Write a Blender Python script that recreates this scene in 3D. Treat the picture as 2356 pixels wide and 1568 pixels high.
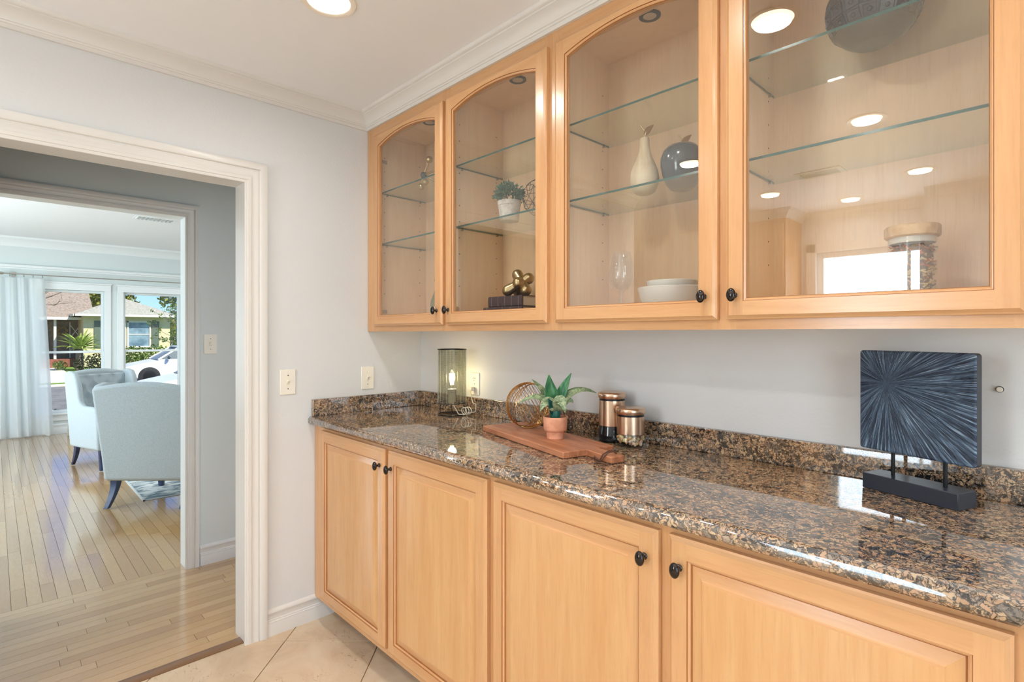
import bpy, bmesh, math, random
from mathutils import Vector, Matrix, Euler
R_ = math.radians
PI = math.pi
sc = bpy.context.scene
for o in list(bpy.data.objects): bpy.data.objects.remove(o)
C = sc.collection

# ------------------------------------------------------------------ camera
cam_d = bpy.data.cameras.new('camera'); cam = bpy.data.objects.new('camera', cam_d); C.objects.link(cam)
cam.location = (2.4515, -1.6765, 1.3312)
cam.rotation_euler = (R_(90), 0, R_(90 - 43.9696))
cam_d.sensor_width = 36.0; cam_d.sensor_fit = 'HORIZONTAL'
cam_d.lens = 18.897; cam_d.shift_y = -17.4 / 2356
cam_d.clip_start = 0.02; cam_d.clip_end = 400
sc.camera = cam
# ------------------------------------------------------------------ world, sun, exposure
sc.view_settings.view_transform = 'Standard'; sc.view_settings.look = 'None'
sc.view_settings.gamma = 1.0; sc.view_settings.use_curve_mapping = False
sc.view_settings.exposure = 0.14
w = bpy.data.worlds.new('world'); sc.world = w; w.use_nodes = True
wn = w.node_tree.nodes; sky = wn.new('ShaderNodeTexSky'); sky.sky_type = 'NISHITA'
sky.sun_disc = False; sky.sun_elevation = R_(48); sky.sun_rotation = R_(60); sky.altitude = 50
sky.air_density = 1.0; sky.dust_density = 0.3; sky.ozone_density = 2.0
skm = wn.new('ShaderNodeMix'); skm.data_type = 'RGBA'; skm.blend_type = 'MULTIPLY'; skm.inputs[0].default_value = 1; skm.inputs[7].default_value = (.58, .80, 1.2, 1)
w.node_tree.links.new((lambda n: (w.node_tree.links.new(sky.outputs[0], n.inputs[6]), n.outputs[2])[1])(skm), wn['Background'].inputs[0]); wn['Background'].inputs[1].default_value = 0.15

def lamp(name, kind, loc, energy, color=(1, 1, 1), rot=(0, 0, 0), parent=None, **kw):
    d = bpy.data.lights.new(name, kind); d.energy = energy; d.color = color
    for k, v in kw.items(): setattr(d, k, v)
    o = bpy.data.objects.new(name, d); C.objects.link(o); o.location = loc; o.rotation_euler = rot
    if parent: o.parent = parent
    return o
sun = lamp('sun', 'SUN', (0, 0, 30), 6.6, (1, .95, .86), angle=R_(.6))
sun.rotation_euler = Vector((-.62, -.36, -.78)).to_track_quat('-Z', 'Y').to_euler()
# daylight entering by the window in the wall behind the camera
lamp('daylight_kitchen_window', 'AREA', (1.26, -4.42, 1.45), 40, (.82, .92, 1), (R_(90), 0, 0), shape='RECTANGLE', size=.78, size_y=1.2)
lamp('added_patio_fill', 'AREA', (4.70, -2.2, 1.1), 50, (.80, .91, 1), (0, R_(90), 0), shape='RECTANGLE', size=2.0, size_y=1.7)  # added daylight fill from the right; the patio door is unseen and assumed
lamp('added_living_fill', 'AREA', (-4.0, -3.52, 1.35), 140, (.84, .95, 1), (R_(90), 0, 0), shape='RECTANGLE', size=3.2, size_y=1.7)  # added fill for the living room through an assumed side window
DOWN_E = 4.1
sc.cycles.use_denoising = True
sc.cycles.max_bounces = 7; sc.cycles.diffuse_bounces = 4; sc.cycles.glossy_bounces = 4
sc.cycles.use_adaptive_sampling = True; sc.cycles.adaptive_threshold = .12; sc.cycles.adaptive_min_samples = 16
sc.cycles.transmission_bounces = 8; sc.cycles.transparent_max_bounces = 24
sc.cycles.caustics_reflective = False; sc.cycles.caustics_refractive = False
sc.cycles.sample_clamp_indirect = 6.0

# ------------------------------------------------------------------ helpers
def lin(r, g, b):
    f = lambda c: (c / 255 / 12.92) if c / 255 <= .04045 else ((c / 255 + .055) / 1.055) ** 2.4
    return (f(r), f(g), f(b), 1)

class G:
    """small node-graph helper around one Principled material"""
    def __init__(s, name, col=(200, 200, 200), rough=.5, metal=0., **kw):
        s.m = bpy.data.materials.new(name); s.m.use_nodes = True
        s.t = s.m.node_tree; s.n = s.t.nodes; s.b = s.n['Principled BSDF']; s.out = s.n['Material Output']
        s.b.inputs['Base Color'].default_value = lin(*col) if len(col) == 3 else col
        s.b.inputs['Roughness'].default_value = rough; s.b.inputs['Metallic'].default_value = metal
        for k, v in kw.items(): s.b.inputs[k.replace('_', ' ')].default_value = v
    def add(s, typ, ins=None, **kw):
        nd = s.n.new('ShaderNode' + typ)
        for k, v in kw.items(): setattr(nd, k, v)
        for k, v in (ins or {}).items():
            if hasattr(v, 'links'): s.t.links.new(v, nd.inputs[k])
            else: nd.inputs[k].default_value = v
        return nd
    def link(s, a, b): s.t.links.new(a, b)
    def obj(s): return s.add('TexCoord').outputs['Object']
    def pos(s): return s.add('NewGeometry').outputs['Position']
    def map(s, co, scale=(1, 1, 1), rot=(0, 0, 0), loc=(0, 0, 0)):
        return s.add('Mapping', {'Vector': co, 'Scale': scale, 'Rotation': rot, 'Location': loc}).outputs[0]
    def noise(s, co, scale, detail=4, rough=.55, dist=0.):
        return s.add('TexNoise', {'Vector': co, 'Scale': scale, 'Detail': detail, 'Roughness': rough, 'Distortion': dist}).outputs['Fac']
    def ramp(s, fac, stops, interp='LINEAR'):
        nd = s.add('ValToRGB', {'Fac': fac}); cr = nd.color_ramp; cr.interpolation = interp
        while len(cr.elements) < len(stops): cr.elements.new(.5)
        for e, (p, c) in zip(cr.elements, stops): e.position = p; e.color = lin(*c) if len(c) == 3 else c
        return nd.outputs[0]
    def mix(s, fac, a, b, bt='MIX'):
        nd = s.add('Mix', data_type='RGBA', blend_type=bt)
        for i, v in ((0, fac), (6, a), (7, b)):
            if hasattr(v, 'links'): s.link(v, nd.inputs[i])
            else: nd.inputs[i].default_value = v
        return nd.outputs[2]
    def math(s, op, a, b=0., c=None):
        nd = s.add('Math', operation=op)
        for i, v in enumerate((a, b) if c is None else (a, b, c)):
            if hasattr(v, 'links'): s.link(v, nd.inputs[i])
            else: nd.inputs[i].default_value = v
        return nd.outputs[0]
    def color(s, x): s.link(x, s.b.inputs['Base Color'])
    def bump(s, h, strength=.2, dist=.01):
        nd = s.add('Bump', {'Height': h, 'Strength': strength, 'Distance': dist}); s.link(nd.outputs[0], s.b.inputs['Normal'])

M = {}
def paint(name, col, rough=.6, bump=.12):
    g = G(name, col, rough)
    if bump: g.bump(g.noise(g.pos(), 110, 1, .6), bump, .004)
    M[name] = g.m
paint('wall_paint', (218, 218, 217)); paint('hall_paint', (212, 216, 213), .6, 0); paint('ceiling_paint', (243, 244, 247), .75, 0)
paint('living_paint', (222, 230, 230), .6, 0)
M['trim'] = G('trim_white', (222, 218, 212), .32).m
M['white_frame'] = G('white_window_frame', (240, 244, 245), .35).m
M['plastic'] = G('ivory_plastic', (238, 232, 218), .35).m
M['slot'] = G('dark_slot', (40, 36, 32), .6).m

def maple(name, rot, base=((198, 145, 97), (212, 165, 117)), rough=.26, coat=.25):
    g = G(name, base[0], rough, Coat_Weight=coat, Coat_Roughness=.16)
    oi = g.add('ObjectInfo').outputs['Random']
    off = g.add('CombineXYZ', {'X': g.math('MULTIPLY', oi, 7.), 'Y': g.math('MULTIPLY', oi, 3.), 'Z': g.math('MULTIPLY', oi, 11.)}).outputs[0]
    p = g.add('VectorMath', operation='ADD'); g.link(g.pos(), p.inputs[0]); g.link(off, p.inputs[1])
    sc_ = {'v': (16, 16, 1.1), 'h': (1.1, 16, 16)}[rot]
    co = g.map(p.outputs[0], sc_)
    n1 = g.noise(co, 1.6, 5, .6, .6)
    n2 = g.noise(g.map(p.outputs[0], tuple(c * 9 for c in sc_)), 1.3, 3, .6)
    n3 = g.noise(p.outputs[0], 3.0, 2)
    a, b = base
    c1 = g.ramp(n1, [(.3, a), (.7, b)])
    dk = tuple(int(x * .86) for x in a)
    c2 = g.mix(g.math('MULTIPLY', g.ramp(n2, [(.5, (0, 0, 0)), (.75, (255, 255, 255))]), .3), c1, lin(*dk))
    c3 = g.mix(g.math('MULTIPLY', n3, .35), c2, lin(*[min(255, int(x * 1.06)) for x in b]))
    g.color(c3); M[name] = g.m
maple('maple_v', 'v'); maple('maple_h', 'h')
maple('maple_panel', 'v', ((202, 149, 96), (214, 169, 118)))
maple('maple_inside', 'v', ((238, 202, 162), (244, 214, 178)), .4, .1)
maple('maple_shade_glaze', 'v', ((150, 92, 48), (166, 106, 60)), .4, .1)  # groove shade, with some brown glaze, painted as darker maple
maple('maple_side', 'v', ((196, 140, 92), (206, 154, 104)), .35, .15)

def granite():
    g = G('granite', (150, 120, 95), .03, IOR=2.45)
    p = g.pos()
    wv = g.add('TexNoise', {'Vector': p, 'Scale': 55., 'Detail': 3.}).outputs['Color']
    q = g.mix(.035, p, wv, 'ADD')
    v = g.add('TexVoronoi', {'Vector': q, 'Scale': 88.}); cell = g.add('SeparateColor', {'Color': v.outputs['Color']}).outputs[0]
    base = g.ramp(cell, [(0, (200, 168, 132)), (.3, (184, 146, 112)), (.5, (158, 138, 120)), (.68, (196, 156, 122)), (.84, (120, 108, 96)), (.94, (54, 52, 50))], 'CONSTANT')
    edge = g.add('TexVoronoi', {'Vector': q, 'Scale': 88.}, feature='DISTANCE_TO_EDGE').outputs['Distance']
    em = g.ramp(edge, [(.03, (255, 255, 255)), (.12, (0, 0, 0))])
    n1 = g.noise(q, 115, 5, .65); big = g.noise(p, 10, 2)
    th = g.math('ADD', n1, g.math('MULTIPLY', g.math('SUBTRACT', big, .5), .3))
    bm = g.ramp(th, [(.52, (0, 0, 0)), (.57, (255, 255, 255))])
    c = g.mix(g.math('MULTIPLY', em, .85), base, lin(54, 48, 43))
    c = g.mix(bm, c, lin(34, 33, 34))
    n2 = g.noise(p, 330, 3, .7)
    c = g.mix(g.ramp(n2, [(.6, (0, 0, 0)), (.68, (160, 160, 160))]), c, lin(206, 190, 172))
    g.color(c); M['granite'] = g.m
granite()

def travertine():
    g = G('travertine', (214, 190, 158), .28)
    oi = g.add('ObjectInfo').outputs['Random']
    off = g.add('CombineXYZ', {'X': g.math('MULTIPLY', oi, 13.), 'Y': g.math('MULTIPLY', oi, 29.)}).outputs[0]
    p = g.add('VectorMath', operation='ADD'); g.link(g.pos(), p.inputs[0]); g.link(off, p.inputs[1]); p = p.outputs[0]
    n = g.noise(p, 4, 5, .6, .8); c = g.ramp(n, [(.25, (196, 170, 138)), (.5, (216, 192, 162)), (.75, (226, 208, 182))])
    v = g.noise(g.map(p, (1, 2.2, 1)), 22, 5, .7, 2.0)
    m = g.ramp(v, [(.57, (0, 0, 0)), (.66, (255, 255, 255))])
    big = g.ramp(g.noise(p, 2.6, 2), [(.46, (0, 0, 0)), (.62, (255, 255, 255))])
    c = g.mix(g.math('MULTIPLY', g.math('MULTIPLY', m, big), .8), c, lin(168, 132, 92))
    g.color(c); M['travertine'] = g.m
travertine()
M['grout'] = G('grout', (170, 146, 116), .9).m

def oak():
    g = G('oak', (190, 150, 100), .2, Coat_Weight=.8, Coat_Roughness=.10, Coat_IOR=1.7)
    oi = g.add('ObjectInfo').outputs['Random']
    lp = g.obj()
    off = g.add('CombineXYZ', {'X': g.math('MULTIPLY', oi, 31.), 'Y': g.math('MULTIPLY', oi, 17.), 'Z': oi}).outputs[0]
    p = g.add('VectorMath', operation='ADD'); g.link(lp, p.inputs[0]); g.link(off, p.inputs[1]); p = p.outputs[0]
    n = g.noise(g.map(p, (2.2, .9, 1)), 6, 5, .6, 1.2); n2 = g.noise(g.map(p, (3, 14, 1)), 9, 4, .6)
    a = g.ramp(oi, [(0, (184, 144, 98)), (.35, (202, 164, 114)), (.7, (214, 178, 128)), (1, (192, 152, 100))])
    c = g.mix(g.math('MULTIPLY', n, .55), a, lin(166, 124, 78))
    c = g.mix(g.ramp(n2, [(.52, (0, 0, 0)), (.74, (110, 110, 110))]), c, lin(112, 80, 50))
    g.color(c); M['oak'] = g.m
    g2 = G('oak_far', (180, 142, 96), .2, Coat_Weight=.8, Coat_Roughness=.10, Coat_IOR=1.7)
    br = g2.add('TexBrick', {'Vector': g2.map(g2.pos(), (1, 1, 1)), 'Color1': lin(168, 130, 88), 'Color2': lin(196, 160, 112), 'Mortar': lin(110, 80, 52), 'Scale': 1., 'Mortar Size': .0012, 'Brick Width': .9, 'Row Height': .057})
    g2.color(br.outputs[0]); M['oak_far'] = g2.m
oak()
M['walnut_strip'] = G('walnut_strip', (132, 98, 70), .3).m
M['dark_gap'] = G('dark_gap', (60, 42, 28), .8).m
M['dark_kick'] = G('toe_kick', (120, 104, 88), .5).m

def thin_glass(name, tint=(255, 255, 255), r0=.05, rough=0., top=1.):
    """clear sheet: mirror share r0 head-on, rising towards grazing, the same from either side"""
    g = G(name); fc = g.add('LayerWeight', {'Blend': .5}).outputs['Facing']
    fr = g.math('MULTIPLY_ADD', g.math('POWER', fc, 5.), top * (1 - r0), r0)
    tr = g.add('BsdfTransparent', {'Color': lin(*tint)}); gl = g.add('BsdfGlossy', {'Color': (1, 1, 1, 1), 'Roughness': rough})
    mx = g.add('MixShader', {0: fr, 1: tr.outputs[0], 2: gl.outputs[0]})
    g.link(mx.outputs[0], g.out.inputs[0]); M[name] = g.m
thin_glass('door_glass', (253, 252, 250), .085)
thin_glass('window_glass', (250, 252, 252), .02, top=.4)
thin_glass('shelf_glass', (245, 250, 248), .03, top=.7)
thin_glass('clear_glass', (251, 252, 252), .03, top=.75)
thin_glass('goblet_glass', (250, 251, 252), .06, top=1.)
thin_glass('green_glass', (206, 222, 216), .05)
thin_glass('smoke_glass', (196, 200, 198), .05)
M['glass_edge'] = G('glass_edge_green', (44, 92, 86), .15).m
M['bronze_knob'] = G('oil_rubbed_bronze', (48, 42, 40), .16, 1.0, Coat_Weight=.6, Coat_Roughness=.05).m
M['gold'] = G('brushed_gold', (196, 150, 92), .28, 1.0).m
M['pale_gold'] = G('pale_gold', (206, 186, 144), .3, 1.0).m
M['copper'] = G('copper_steel', (214, 184, 158), .26, 1.0).m
M['chrome'] = G('nickel', (190, 188, 184), .25, 1.0).m
M['black_metal'] = G('black_metal', (38, 40, 42), .35, .8).m
M['brown_wire'] = G('brown_wire', (92, 68, 52), .45, .6).m
M['white_ceramic'] = G('white_ceramic', (240, 238, 232), .12).m
M['slate_glaze'] = G('slate_glaze', (70, 86, 98), .18, Coat_Weight=.6).m
M['charcoal_glaze'] = G('charcoal_glaze', (44, 48, 57), .3, Coat_Weight=.3).m
M['book_cover'] = G('book_cloth', (76, 62, 68), .55).m
M['book_line'] = G('book_line', (150, 128, 120), .5).m
M['paper'] = G('paper', (226, 216, 196), .8).m
M['leather'] = G('leather_cord', (96, 62, 44), .6).m
M['cord_white'] = G('cord_white', (228, 222, 206), .45).m
M['soil'] = G('soil', (52, 40, 30), .9).m

def speckle(name, a, b, scale, rough, lo=.4, hi=.6, bump=0., stretch=(1, 1, 1), **kw):
    g = G(name, a, rough, **kw); n = g.noise(g.map(g.obj(), stretch), scale, 5, .6, .4)
    g.color(g.ramp(n, [(lo, a), (hi, b)]))
    if bump: g.bump(n, bump, .004)
    M[name] = g.m
speckle('terracotta', (212, 146, 114), (224, 162, 130), 30, .75)
speckle('pot_white', (206, 200, 192), (226, 222, 216), 60, .8, bump=.2)
speckle('pear_wood', (206, 188, 152), (228, 216, 190), 9, .55, stretch=(2, 2, .6))
speckle('board_wood', (158, 98, 66), (186, 124, 88), 5, .42, stretch=(1.2, 12, 6))
speckle('lid_wood', (196, 160, 112), (216, 184, 140), 8, .4, stretch=(3, 12, 3))
speckle('leaf_green', (34, 92, 62), (70, 130, 78), 14, .38, stretch=(6, 1, 1))
speckle('leaf_pale', (96, 124, 88), (168, 176, 138), 22, .45, .42, .62, stretch=(8, 1.2, 8))
speckle('leaf_core', (10, 70, 62), (26, 98, 78), 10, .35)
speckle('box_leaf', (36, 82, 64), (92, 132, 106), 40, .5)
speckle('linen', (168, 180, 186), (190, 200, 204), 260, .9, bump=.25)
speckle('stool_linen', (214, 222, 224), (228, 234, 236), 200, .9)
speckle('navy_leg', (34, 40, 74), (60, 74, 108), 6, .3)
speckle('cream_leg', (186, 178, 160), (206, 198, 182), 10, .5)
speckle('rug_pile', (104, 122, 132), (206, 210, 208), 7, .95, .42, .58, .4, stretch=(2.2, 1.2, 1))
M['rug_edge'] = G('rug_edge', (196, 202, 204), .9).m
speckle('pasta', (206, 166, 96), (230, 204, 150), 20, .5)
M['pasta_orange'] = G('pasta_orange', (206, 120, 64), .5).m
M['pasta_brown'] = G('pasta_brown', (128, 92, 58), .6).m
M['snack_a'] = G('snack_yellow', (204, 186, 128), .5).m
M['snack_b'] = G('snack_orange', (190, 142, 96), .5).m
M['snack_c'] = G('snack_purple', (176, 160, 146), .5).m
M['dark_beans'] = G('dark_beans', (40, 44, 56), .3).m

def emit(name, col, s):
    g = G(name, (0, 0, 0)); g.b.inputs['Emission Color'].default_value = lin(*col); g.b.inputs['Emission Strength'].default_value = s
    M[name] = g.m
emit('lamp_disc', (255, 240, 212), 7.0); emit('bulb_glow', (255, 224, 170), 9.0)
M['trim_ring'] = G('downlight_trim', (246, 236, 222), .4).m

class MB:
    """mesh builder"""
    def __init__(s): s.v = []; s.f = []; s.mi = []; s.sm = []
    def _a(s, vs, fs, mi=0, smooth=False):
        o = len(s.v); s.v += [tuple(x) for x in vs]
        for k, f in enumerate(fs):
            s.f.append([i + o for i in f]); s.mi.append(mi); s.sm.append(smooth)
        return s
    def box(s, x0, x1, y0, y1, z0, z1, mi=0):
        x0, x1 = sorted((x0, x1)); y0, y1 = sorted((y0, y1)); z0, z1 = sorted((z0, z1))
        vs = [(x, y, z) for z in (z0, z1) for y in (y0, y1) for x in (x0, x1)]
        return s._a(vs, [(0, 2, 3, 1), (4, 5, 7, 6), (0, 1, 5, 4), (2, 6, 7, 3), (0, 4, 6, 2), (1, 3, 7, 5)], mi)
    def prism(s, poly, d0, d1, ax='z', mi=0, smooth=False):
        """poly 2-D extruded: ax z -> (u,v,d); y -> (u,d,v); x -> (d,u,v)"""
        mp = {'z': lambda u, v, d: (u, v, d), 'y': lambda u, v, d: (u, d, v), 'x': lambda u, v, d: (d, u, v)}[ax]
        n = len(poly); vs = [mp(u, v, d0) for u, v in poly] + [mp(u, v, d1) for u, v in poly]
        fs = [tuple(range(n)), tuple(range(2 * n - 1, n - 1, -1))]
        s._a(vs, fs, mi)
        o = len(s.v) - 2 * n
        for i in range(n):
            j = (i + 1) % n; s.f.append([o + i, o + n + i, o + n + j, o + j]); s.mi.append(mi); s.sm.append(smooth)
        return s
    def lathe(s, prof, c=(0, 0, 0), seg=32, mi=0, smooth=True, axis='z', rot=None):
        """prof [(r,z)...]; r=0 ends are closed"""
        vs = []; fs = []; rings = []
        for r, z in prof:
            if r < 1e-6: rings.append([len(vs)]); vs.append(Vector((0, 0, z)))
            else:
                rings.append(list(range(len(vs), len(vs) + seg)))
                vs += [Vector((r * math.cos(2 * PI * k / seg), r * math.sin(2 * PI * k / seg), z)) for k in range(seg)]
        for a, b in zip(rings, rings[1:]):
            for k in range(seg):
                k2 = (k + 1) % seg
                if len(a) == 1 and len(b) == 1: continue
                if len(a) == 1: fs.append((a[0], b[k2], b[k]))
                elif len(b) == 1: fs.append((a[k], a[k2], b[0]))
                else: fs.append((a[k], a[k2], b[k2], b[k]))
        if rot is not None: vs = [rot @ v for v in vs]
        elif axis == 'y': vs = [Vector((v.x, v.z, -v.y)) for v in vs]
        elif axis == 'x': vs = [Vector((v.z, v.y, -v.x)) for v in vs]
        vs = [v + Vector(c) for v in vs]
        return s._a(vs, fs, mi, smooth)
    def sphere(s, c, r, seg=20, rings=12, mi=0, sc=(1, 1, 1), rot=None):
        prof = [(r * math.sin(PI * k / rings), -r * math.cos(PI * k / rings)) for k in range(rings + 1)]
        prof[0] = (0, -r); prof[-1] = (0, r)
        o = len(s.v); s.lathe(prof, (0, 0, 0), seg, mi)
        m = (rot or Matrix.Identity(3)) @ Matrix.Diagonal(sc)
        for i in range(o, len(s.v)): s.v[i] = tuple(m @ Vector(s.v[i]) + Vector(c))
        return s
    def tube(s, pts, r, seg=8, closed=False, mi=0, cap=True):
        pts = [Vector(p) for p in pts]; n = len(pts); rr = r if isinstance(r, (list, tuple)) else [r] * n
        vs = []; up = None
        for i, p in enumerate(pts):
            if closed: t = pts[(i + 1) % n] - pts[i - 1]
            else: t = pts[min(i + 1, n - 1)] - pts[max(i - 1, 0)]
            t = t.normalized()
            if up is None:
                up = Vector((0, 0, 1)) if abs(t.z) < .9 else Vector((1, 0, 0))
            x = up - t * up.dot(t)
            x = x.normalized() if x.length > 1e-6 else t.orthogonal().normalized()
            y = t.cross(x); up = x
            vs += [p + (x * math.cos(2 * PI * k / seg) + y * math.sin(2 * PI * k / seg)) * rr[i] for k in range(seg)]
        fs = []
        for i in range(n if closed else n - 1):
            j = (i + 1) % n
            for k in range(seg): fs.append((i * seg + k, i * seg + (k + 1) % seg, j * seg + (k + 1) % seg, j * seg + k))
        if not closed and cap: fs += [tuple(range(seg - 1, -1, -1)), tuple((n - 1) * seg + k for k in range(seg))]
        return s._a(vs, fs, mi, True)
    def ring(s, c, R, r, nrm=(0, 0, 1), seg=40, tseg=6, mi=0):
        n = Vector(nrm).normalized(); a = n.orthogonal().normalized(); b = n.cross(a)
        return s.tube([Vector(c) + (a * math.cos(2 * PI * k / seg) + b * math.sin(2 * PI * k / seg)) * R for k in range(seg)], r, tseg, True, mi)
    def loft(s, loops, mi=0, smooth=True, caps=True, closed=True):
        n = len(loops[0]); vs = [p for l in loops for p in l]; fs = []
        for i in range(len(loops) - 1):
            for k in range(n if closed else n - 1):
                k2 = (k + 1) % n; fs.append((i * n + k, i * n + k2, (i + 1) * n + k2, (i + 1) * n + k))
        if caps: fs += [tuple(range(n - 1, -1, -1)), tuple((len(loops) - 1) * n + k for k in range(n))]
        return s._a(vs, fs, mi, smooth)
    def grid(s, P, mi=0, smooth=True):
        """P rows of points"""
        m = len(P[0]); vs = [p for r in P for p in r]
        return s._a(vs, [(i * m + j, i * m + j + 1, (i + 1) * m + j + 1, (i + 1) * m + j) for i in range(len(P) - 1) for j in range(m - 1)], mi, smooth)
    def xf(s, mat):
        s.v = [tuple(mat @ Vector(p)) for p in s.v]; return s

ORG = {}
def thing(name, label, cat, loc=(0, 0, 0), rotz=0, group=None, kind=None):
    o = bpy.data.objects.new(name, None); C.objects.link(o); o.empty_display_size = .05
    o.location = loc; o.rotation_euler = (0, 0, rotz)
    ORG[o.name] = Vector(loc)
    if label: o['label'] = label
    if cat: o['category'] = cat
    if group: o['group'] = group
    if kind: o['kind'] = kind
    return o
def part(name, mb, mat, parent=None, local=False, bevel=0., bseg=2, label=None, solid=0., sub=0):
    """link the builder as ONE mesh object; vertices are in world space unless local=True"""
    off = Vector((0, 0, 0))
    if parent is not None and not local: off = ORG.get(parent.name, Vector((0, 0, 0)))
    me = bpy.data.meshes.new(name)
    me.from_pydata([tuple(Vector(p) - off) for p in mb.v], [], mb.f)
    for p, mi, sm in zip(me.polygons, mb.mi, mb.sm): p.material_index = mi; p.use_smooth = sm
    bm = bmesh.new(); bm.from_mesh(me); bmesh.ops.recalc_face_normals(bm, faces=bm.faces); bm.to_mesh(me); bm.free(); me.set_sharp_from_angle(angle=R_(42))
    for m in (mat if isinstance(mat, (list, tuple)) else [mat]): me.materials.append(M[m] if isinstance(m, str) else m)
    o = bpy.data.objects.new(name, me); C.objects.link(o)
    if parent is not None:
        o.parent = parent; ORG[o.name] = off
    if solid: md = o.modifiers.new('solid', 'SOLIDIFY'); md.thickness = solid; md.offset = 0
    if sub: md = o.modifiers.new('sub', 'SUBSURF'); md.levels = sub; md.render_levels = sub
    if bevel:
        md = o.modifiers.new('bevel', 'BEVEL'); md.width = bevel; md.segments = bseg; md.limit_method = 'ANGLE'; md.angle_limit = R_(40)
        md.harden_normals = False
    if label: o['label'] = label
    return o
def single(name, mb, mat, label, cat, group=None, **kw):
    """a thing that is one mesh"""
    o = part(name, mb, mat, None, **kw); o['label'] = label; o['category'] = cat
    if group: o['group'] = group
    ORG[o.name] = Vector((0, 0, 0)); return o
def struct(name, mb, mat, label=None, **kw):
    o = part(name, mb, mat, None, **kw); o['kind'] = 'structure'
    if label: o['label'] = label
    ORG[o.name] = Vector((0, 0, 0)); return o
def B(*a, **k): return MB().box(*a, **k)
def copy_tree(o, parent=None):
    c = o.copy(); C.objects.link(c)
    if parent is not None: c.parent = parent
    for ch in list(o.children): copy_tree(ch, c)
    ORG[c.name] = ORG.get(o.name, Vector((0, 0, 0)))
    return c

# ================================================================== dimensions (metres)
CE = 2.42                       # kitchen ceiling
YU, YL = -.321, -.5947          # face frames of upper and base cabinets
ZC = .947                       # counter top
XR = 4.6; YF = -4.35            # right wall, wall behind the camera
OY0, OY1, OZ = -.901, -1.74, 1.98     # doorway kitchen > hall
HX, LX = -1.015, -1.125         # hall wall faces
WX = -6.887                     # living room window wall
LCE = 2.56

# ================================================================== setting
struct('wall_back', B(-.12, XR + .12, 0, .12, 0, CE), 'wall_paint', 'off-white painted wall above the granite counter')
m = MB().box(-.12, 0, OY0 + .014, 0, 0, CE).box(-.12, 0, OY1 - .014, OY0 + .014, OZ + .014, CE).box(-.12, 0, -2.72, OY1 - .014, 0, CE)
struct('wall_left', m, 'wall_paint', 'off-white wall with the wide cased doorway')
m = MB().box(-1.02, XR + .12, YF - .12, YF, 0, .78).box(-1.02, XR + .12, YF - .12, YF, 2.06, CE).box(-1.02, .86, YF - .12, YF, .78, 2.06).box(1.66, XR + .12, YF - .12, YF, .78, 2.06)
struct('wall_front', m, 'wall_paint', 'wall with the kitchen window facing the cabinets')
m = MB().box(XR, XR + .12, -1.25, 0, 0, CE).box(XR, XR + .12, YF, -3.15, 0, CE).box(XR, XR + .12, -3.15, -1.25, 2.1, CE)
struct('wall_right', m, 'wall_paint')
struct('wall_pier', B(1.70, XR, YF, -4.02, 0, CE), 'wall_paint')
m = MB().box(-1.14, -1.02, YF - .12, -2.60, 0, CE).box(-1.02, -.12, -2.72, -2.60, 0, CE)
struct('wall_alcove', m, 'wall_paint')
struct('ceiling', B(-1.14, XR + .12, YF - .12, .12, CE, CE + .1), 'ceiling_paint', 'flat white kitchen ceiling')
struct('floor', B(-1.14, XR + .12, YF - .12, .12, -.06, -.006), 'grout', 'diagonal travertine tile floor')
floor = bpy.data.objects['floor']
# --- travertine tiles, laid on the diagonal
def clip(poly, x0, x1, y0, y1):
    for ax, val, keep in ((0, x0, 1), (0, x1, -1), (1, y0, 1), (1, y1, -1)):
        out = []
        for i, p in enumerate(poly):
            q = poly[(i + 1) % len(poly)]
            ip = (p[ax] - val) * keep >= 0; iq = (q[ax] - val) * keep >= 0
            if ip: out.append(p)
            if ip != iq:
                t = (val - p[ax]) / (q[ax] - p[ax]); out.append((p[0] + (q[0] - p[0]) * t, p[1] + (q[1] - p[1]) * t))
        poly = out
        if not poly: return []
    return poly
def area(p): return abs(sum(p[i][0] * p[(i + 1) % len(p)][1] - p[(i + 1) % len(p)][0] * p[i][1] for i in range(len(p)))) / 2
TP, TG = .410, .0016; s2 = math.sqrt(.5)
for rect in ((-.014, XR, -2.72, -.50), (-.014, XR, YF, -2.72), (-1.02, -.014, YF, -2.72)):
    for i in range(-14, 18):
        for j in range(-18, 18):
            u0, v0 = i * TP + TG, j * TP + TG; u1, v1 = (i + 1) * TP - TG, (j + 1) * TP - TG
            poly = [(.092 + (u + v) * s2, -.766 + (v - u) * s2) for u, v in ((u0, v0), (u1, v0), (u1, v1), (u0, v1))]
            p = clip(poly, *rect)
            if len(p) < 3 or area(p) < .003: continue
            cx = sum(a for a, b in p) / len(p); cy = sum(b for a, b in p) / len(p)
            part('tile', MB().prism(p, -.012, 0), 'travertine', floor, bevel=.0012, bseg=1)
# --- hall and living room shells
rng = random.Random(4)
struct('floor_hall', B(-1.075, -.02, -3.2, 1.2, -.06, -.0035), 'dark_gap', 'oak strip floor of the hall')
struct('floor_living', B(WX, -1.075, -3.4, 2.2, -.06, -.0035), 'dark_gap', 'oak strip floor of the living room')
fh, fl = bpy.data.objects['floor_hall'], bpy.data.objects['floor_living']
unit = MB().box(0, 1, 0, 1, -.01, 0); um = bpy.data.meshes.new('plank'); um.from_pydata(unit.v, [], unit.f); um.materials.append(M['oak'])
PW = .057
def plank(parent, x0, x1, y0, y1, along):
    o = bpy.data.objects.new('plank', um); C.objects.link(o); o.parent = parent; g = .0007
    if along == 'x': o.location = (x0 + g, y0 + g, 0); o.scale = (x1 - x0 - 2 * g, y1 - y0 - 2 * g, .6)
    else: o.location = (x1 - g, y0 + g, 0); o.rotation_euler = (0, 0, R_(90)); o.scale = (y1 - y0 - 2 * g, x1 - x0 - 2 * g, .6)
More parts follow.
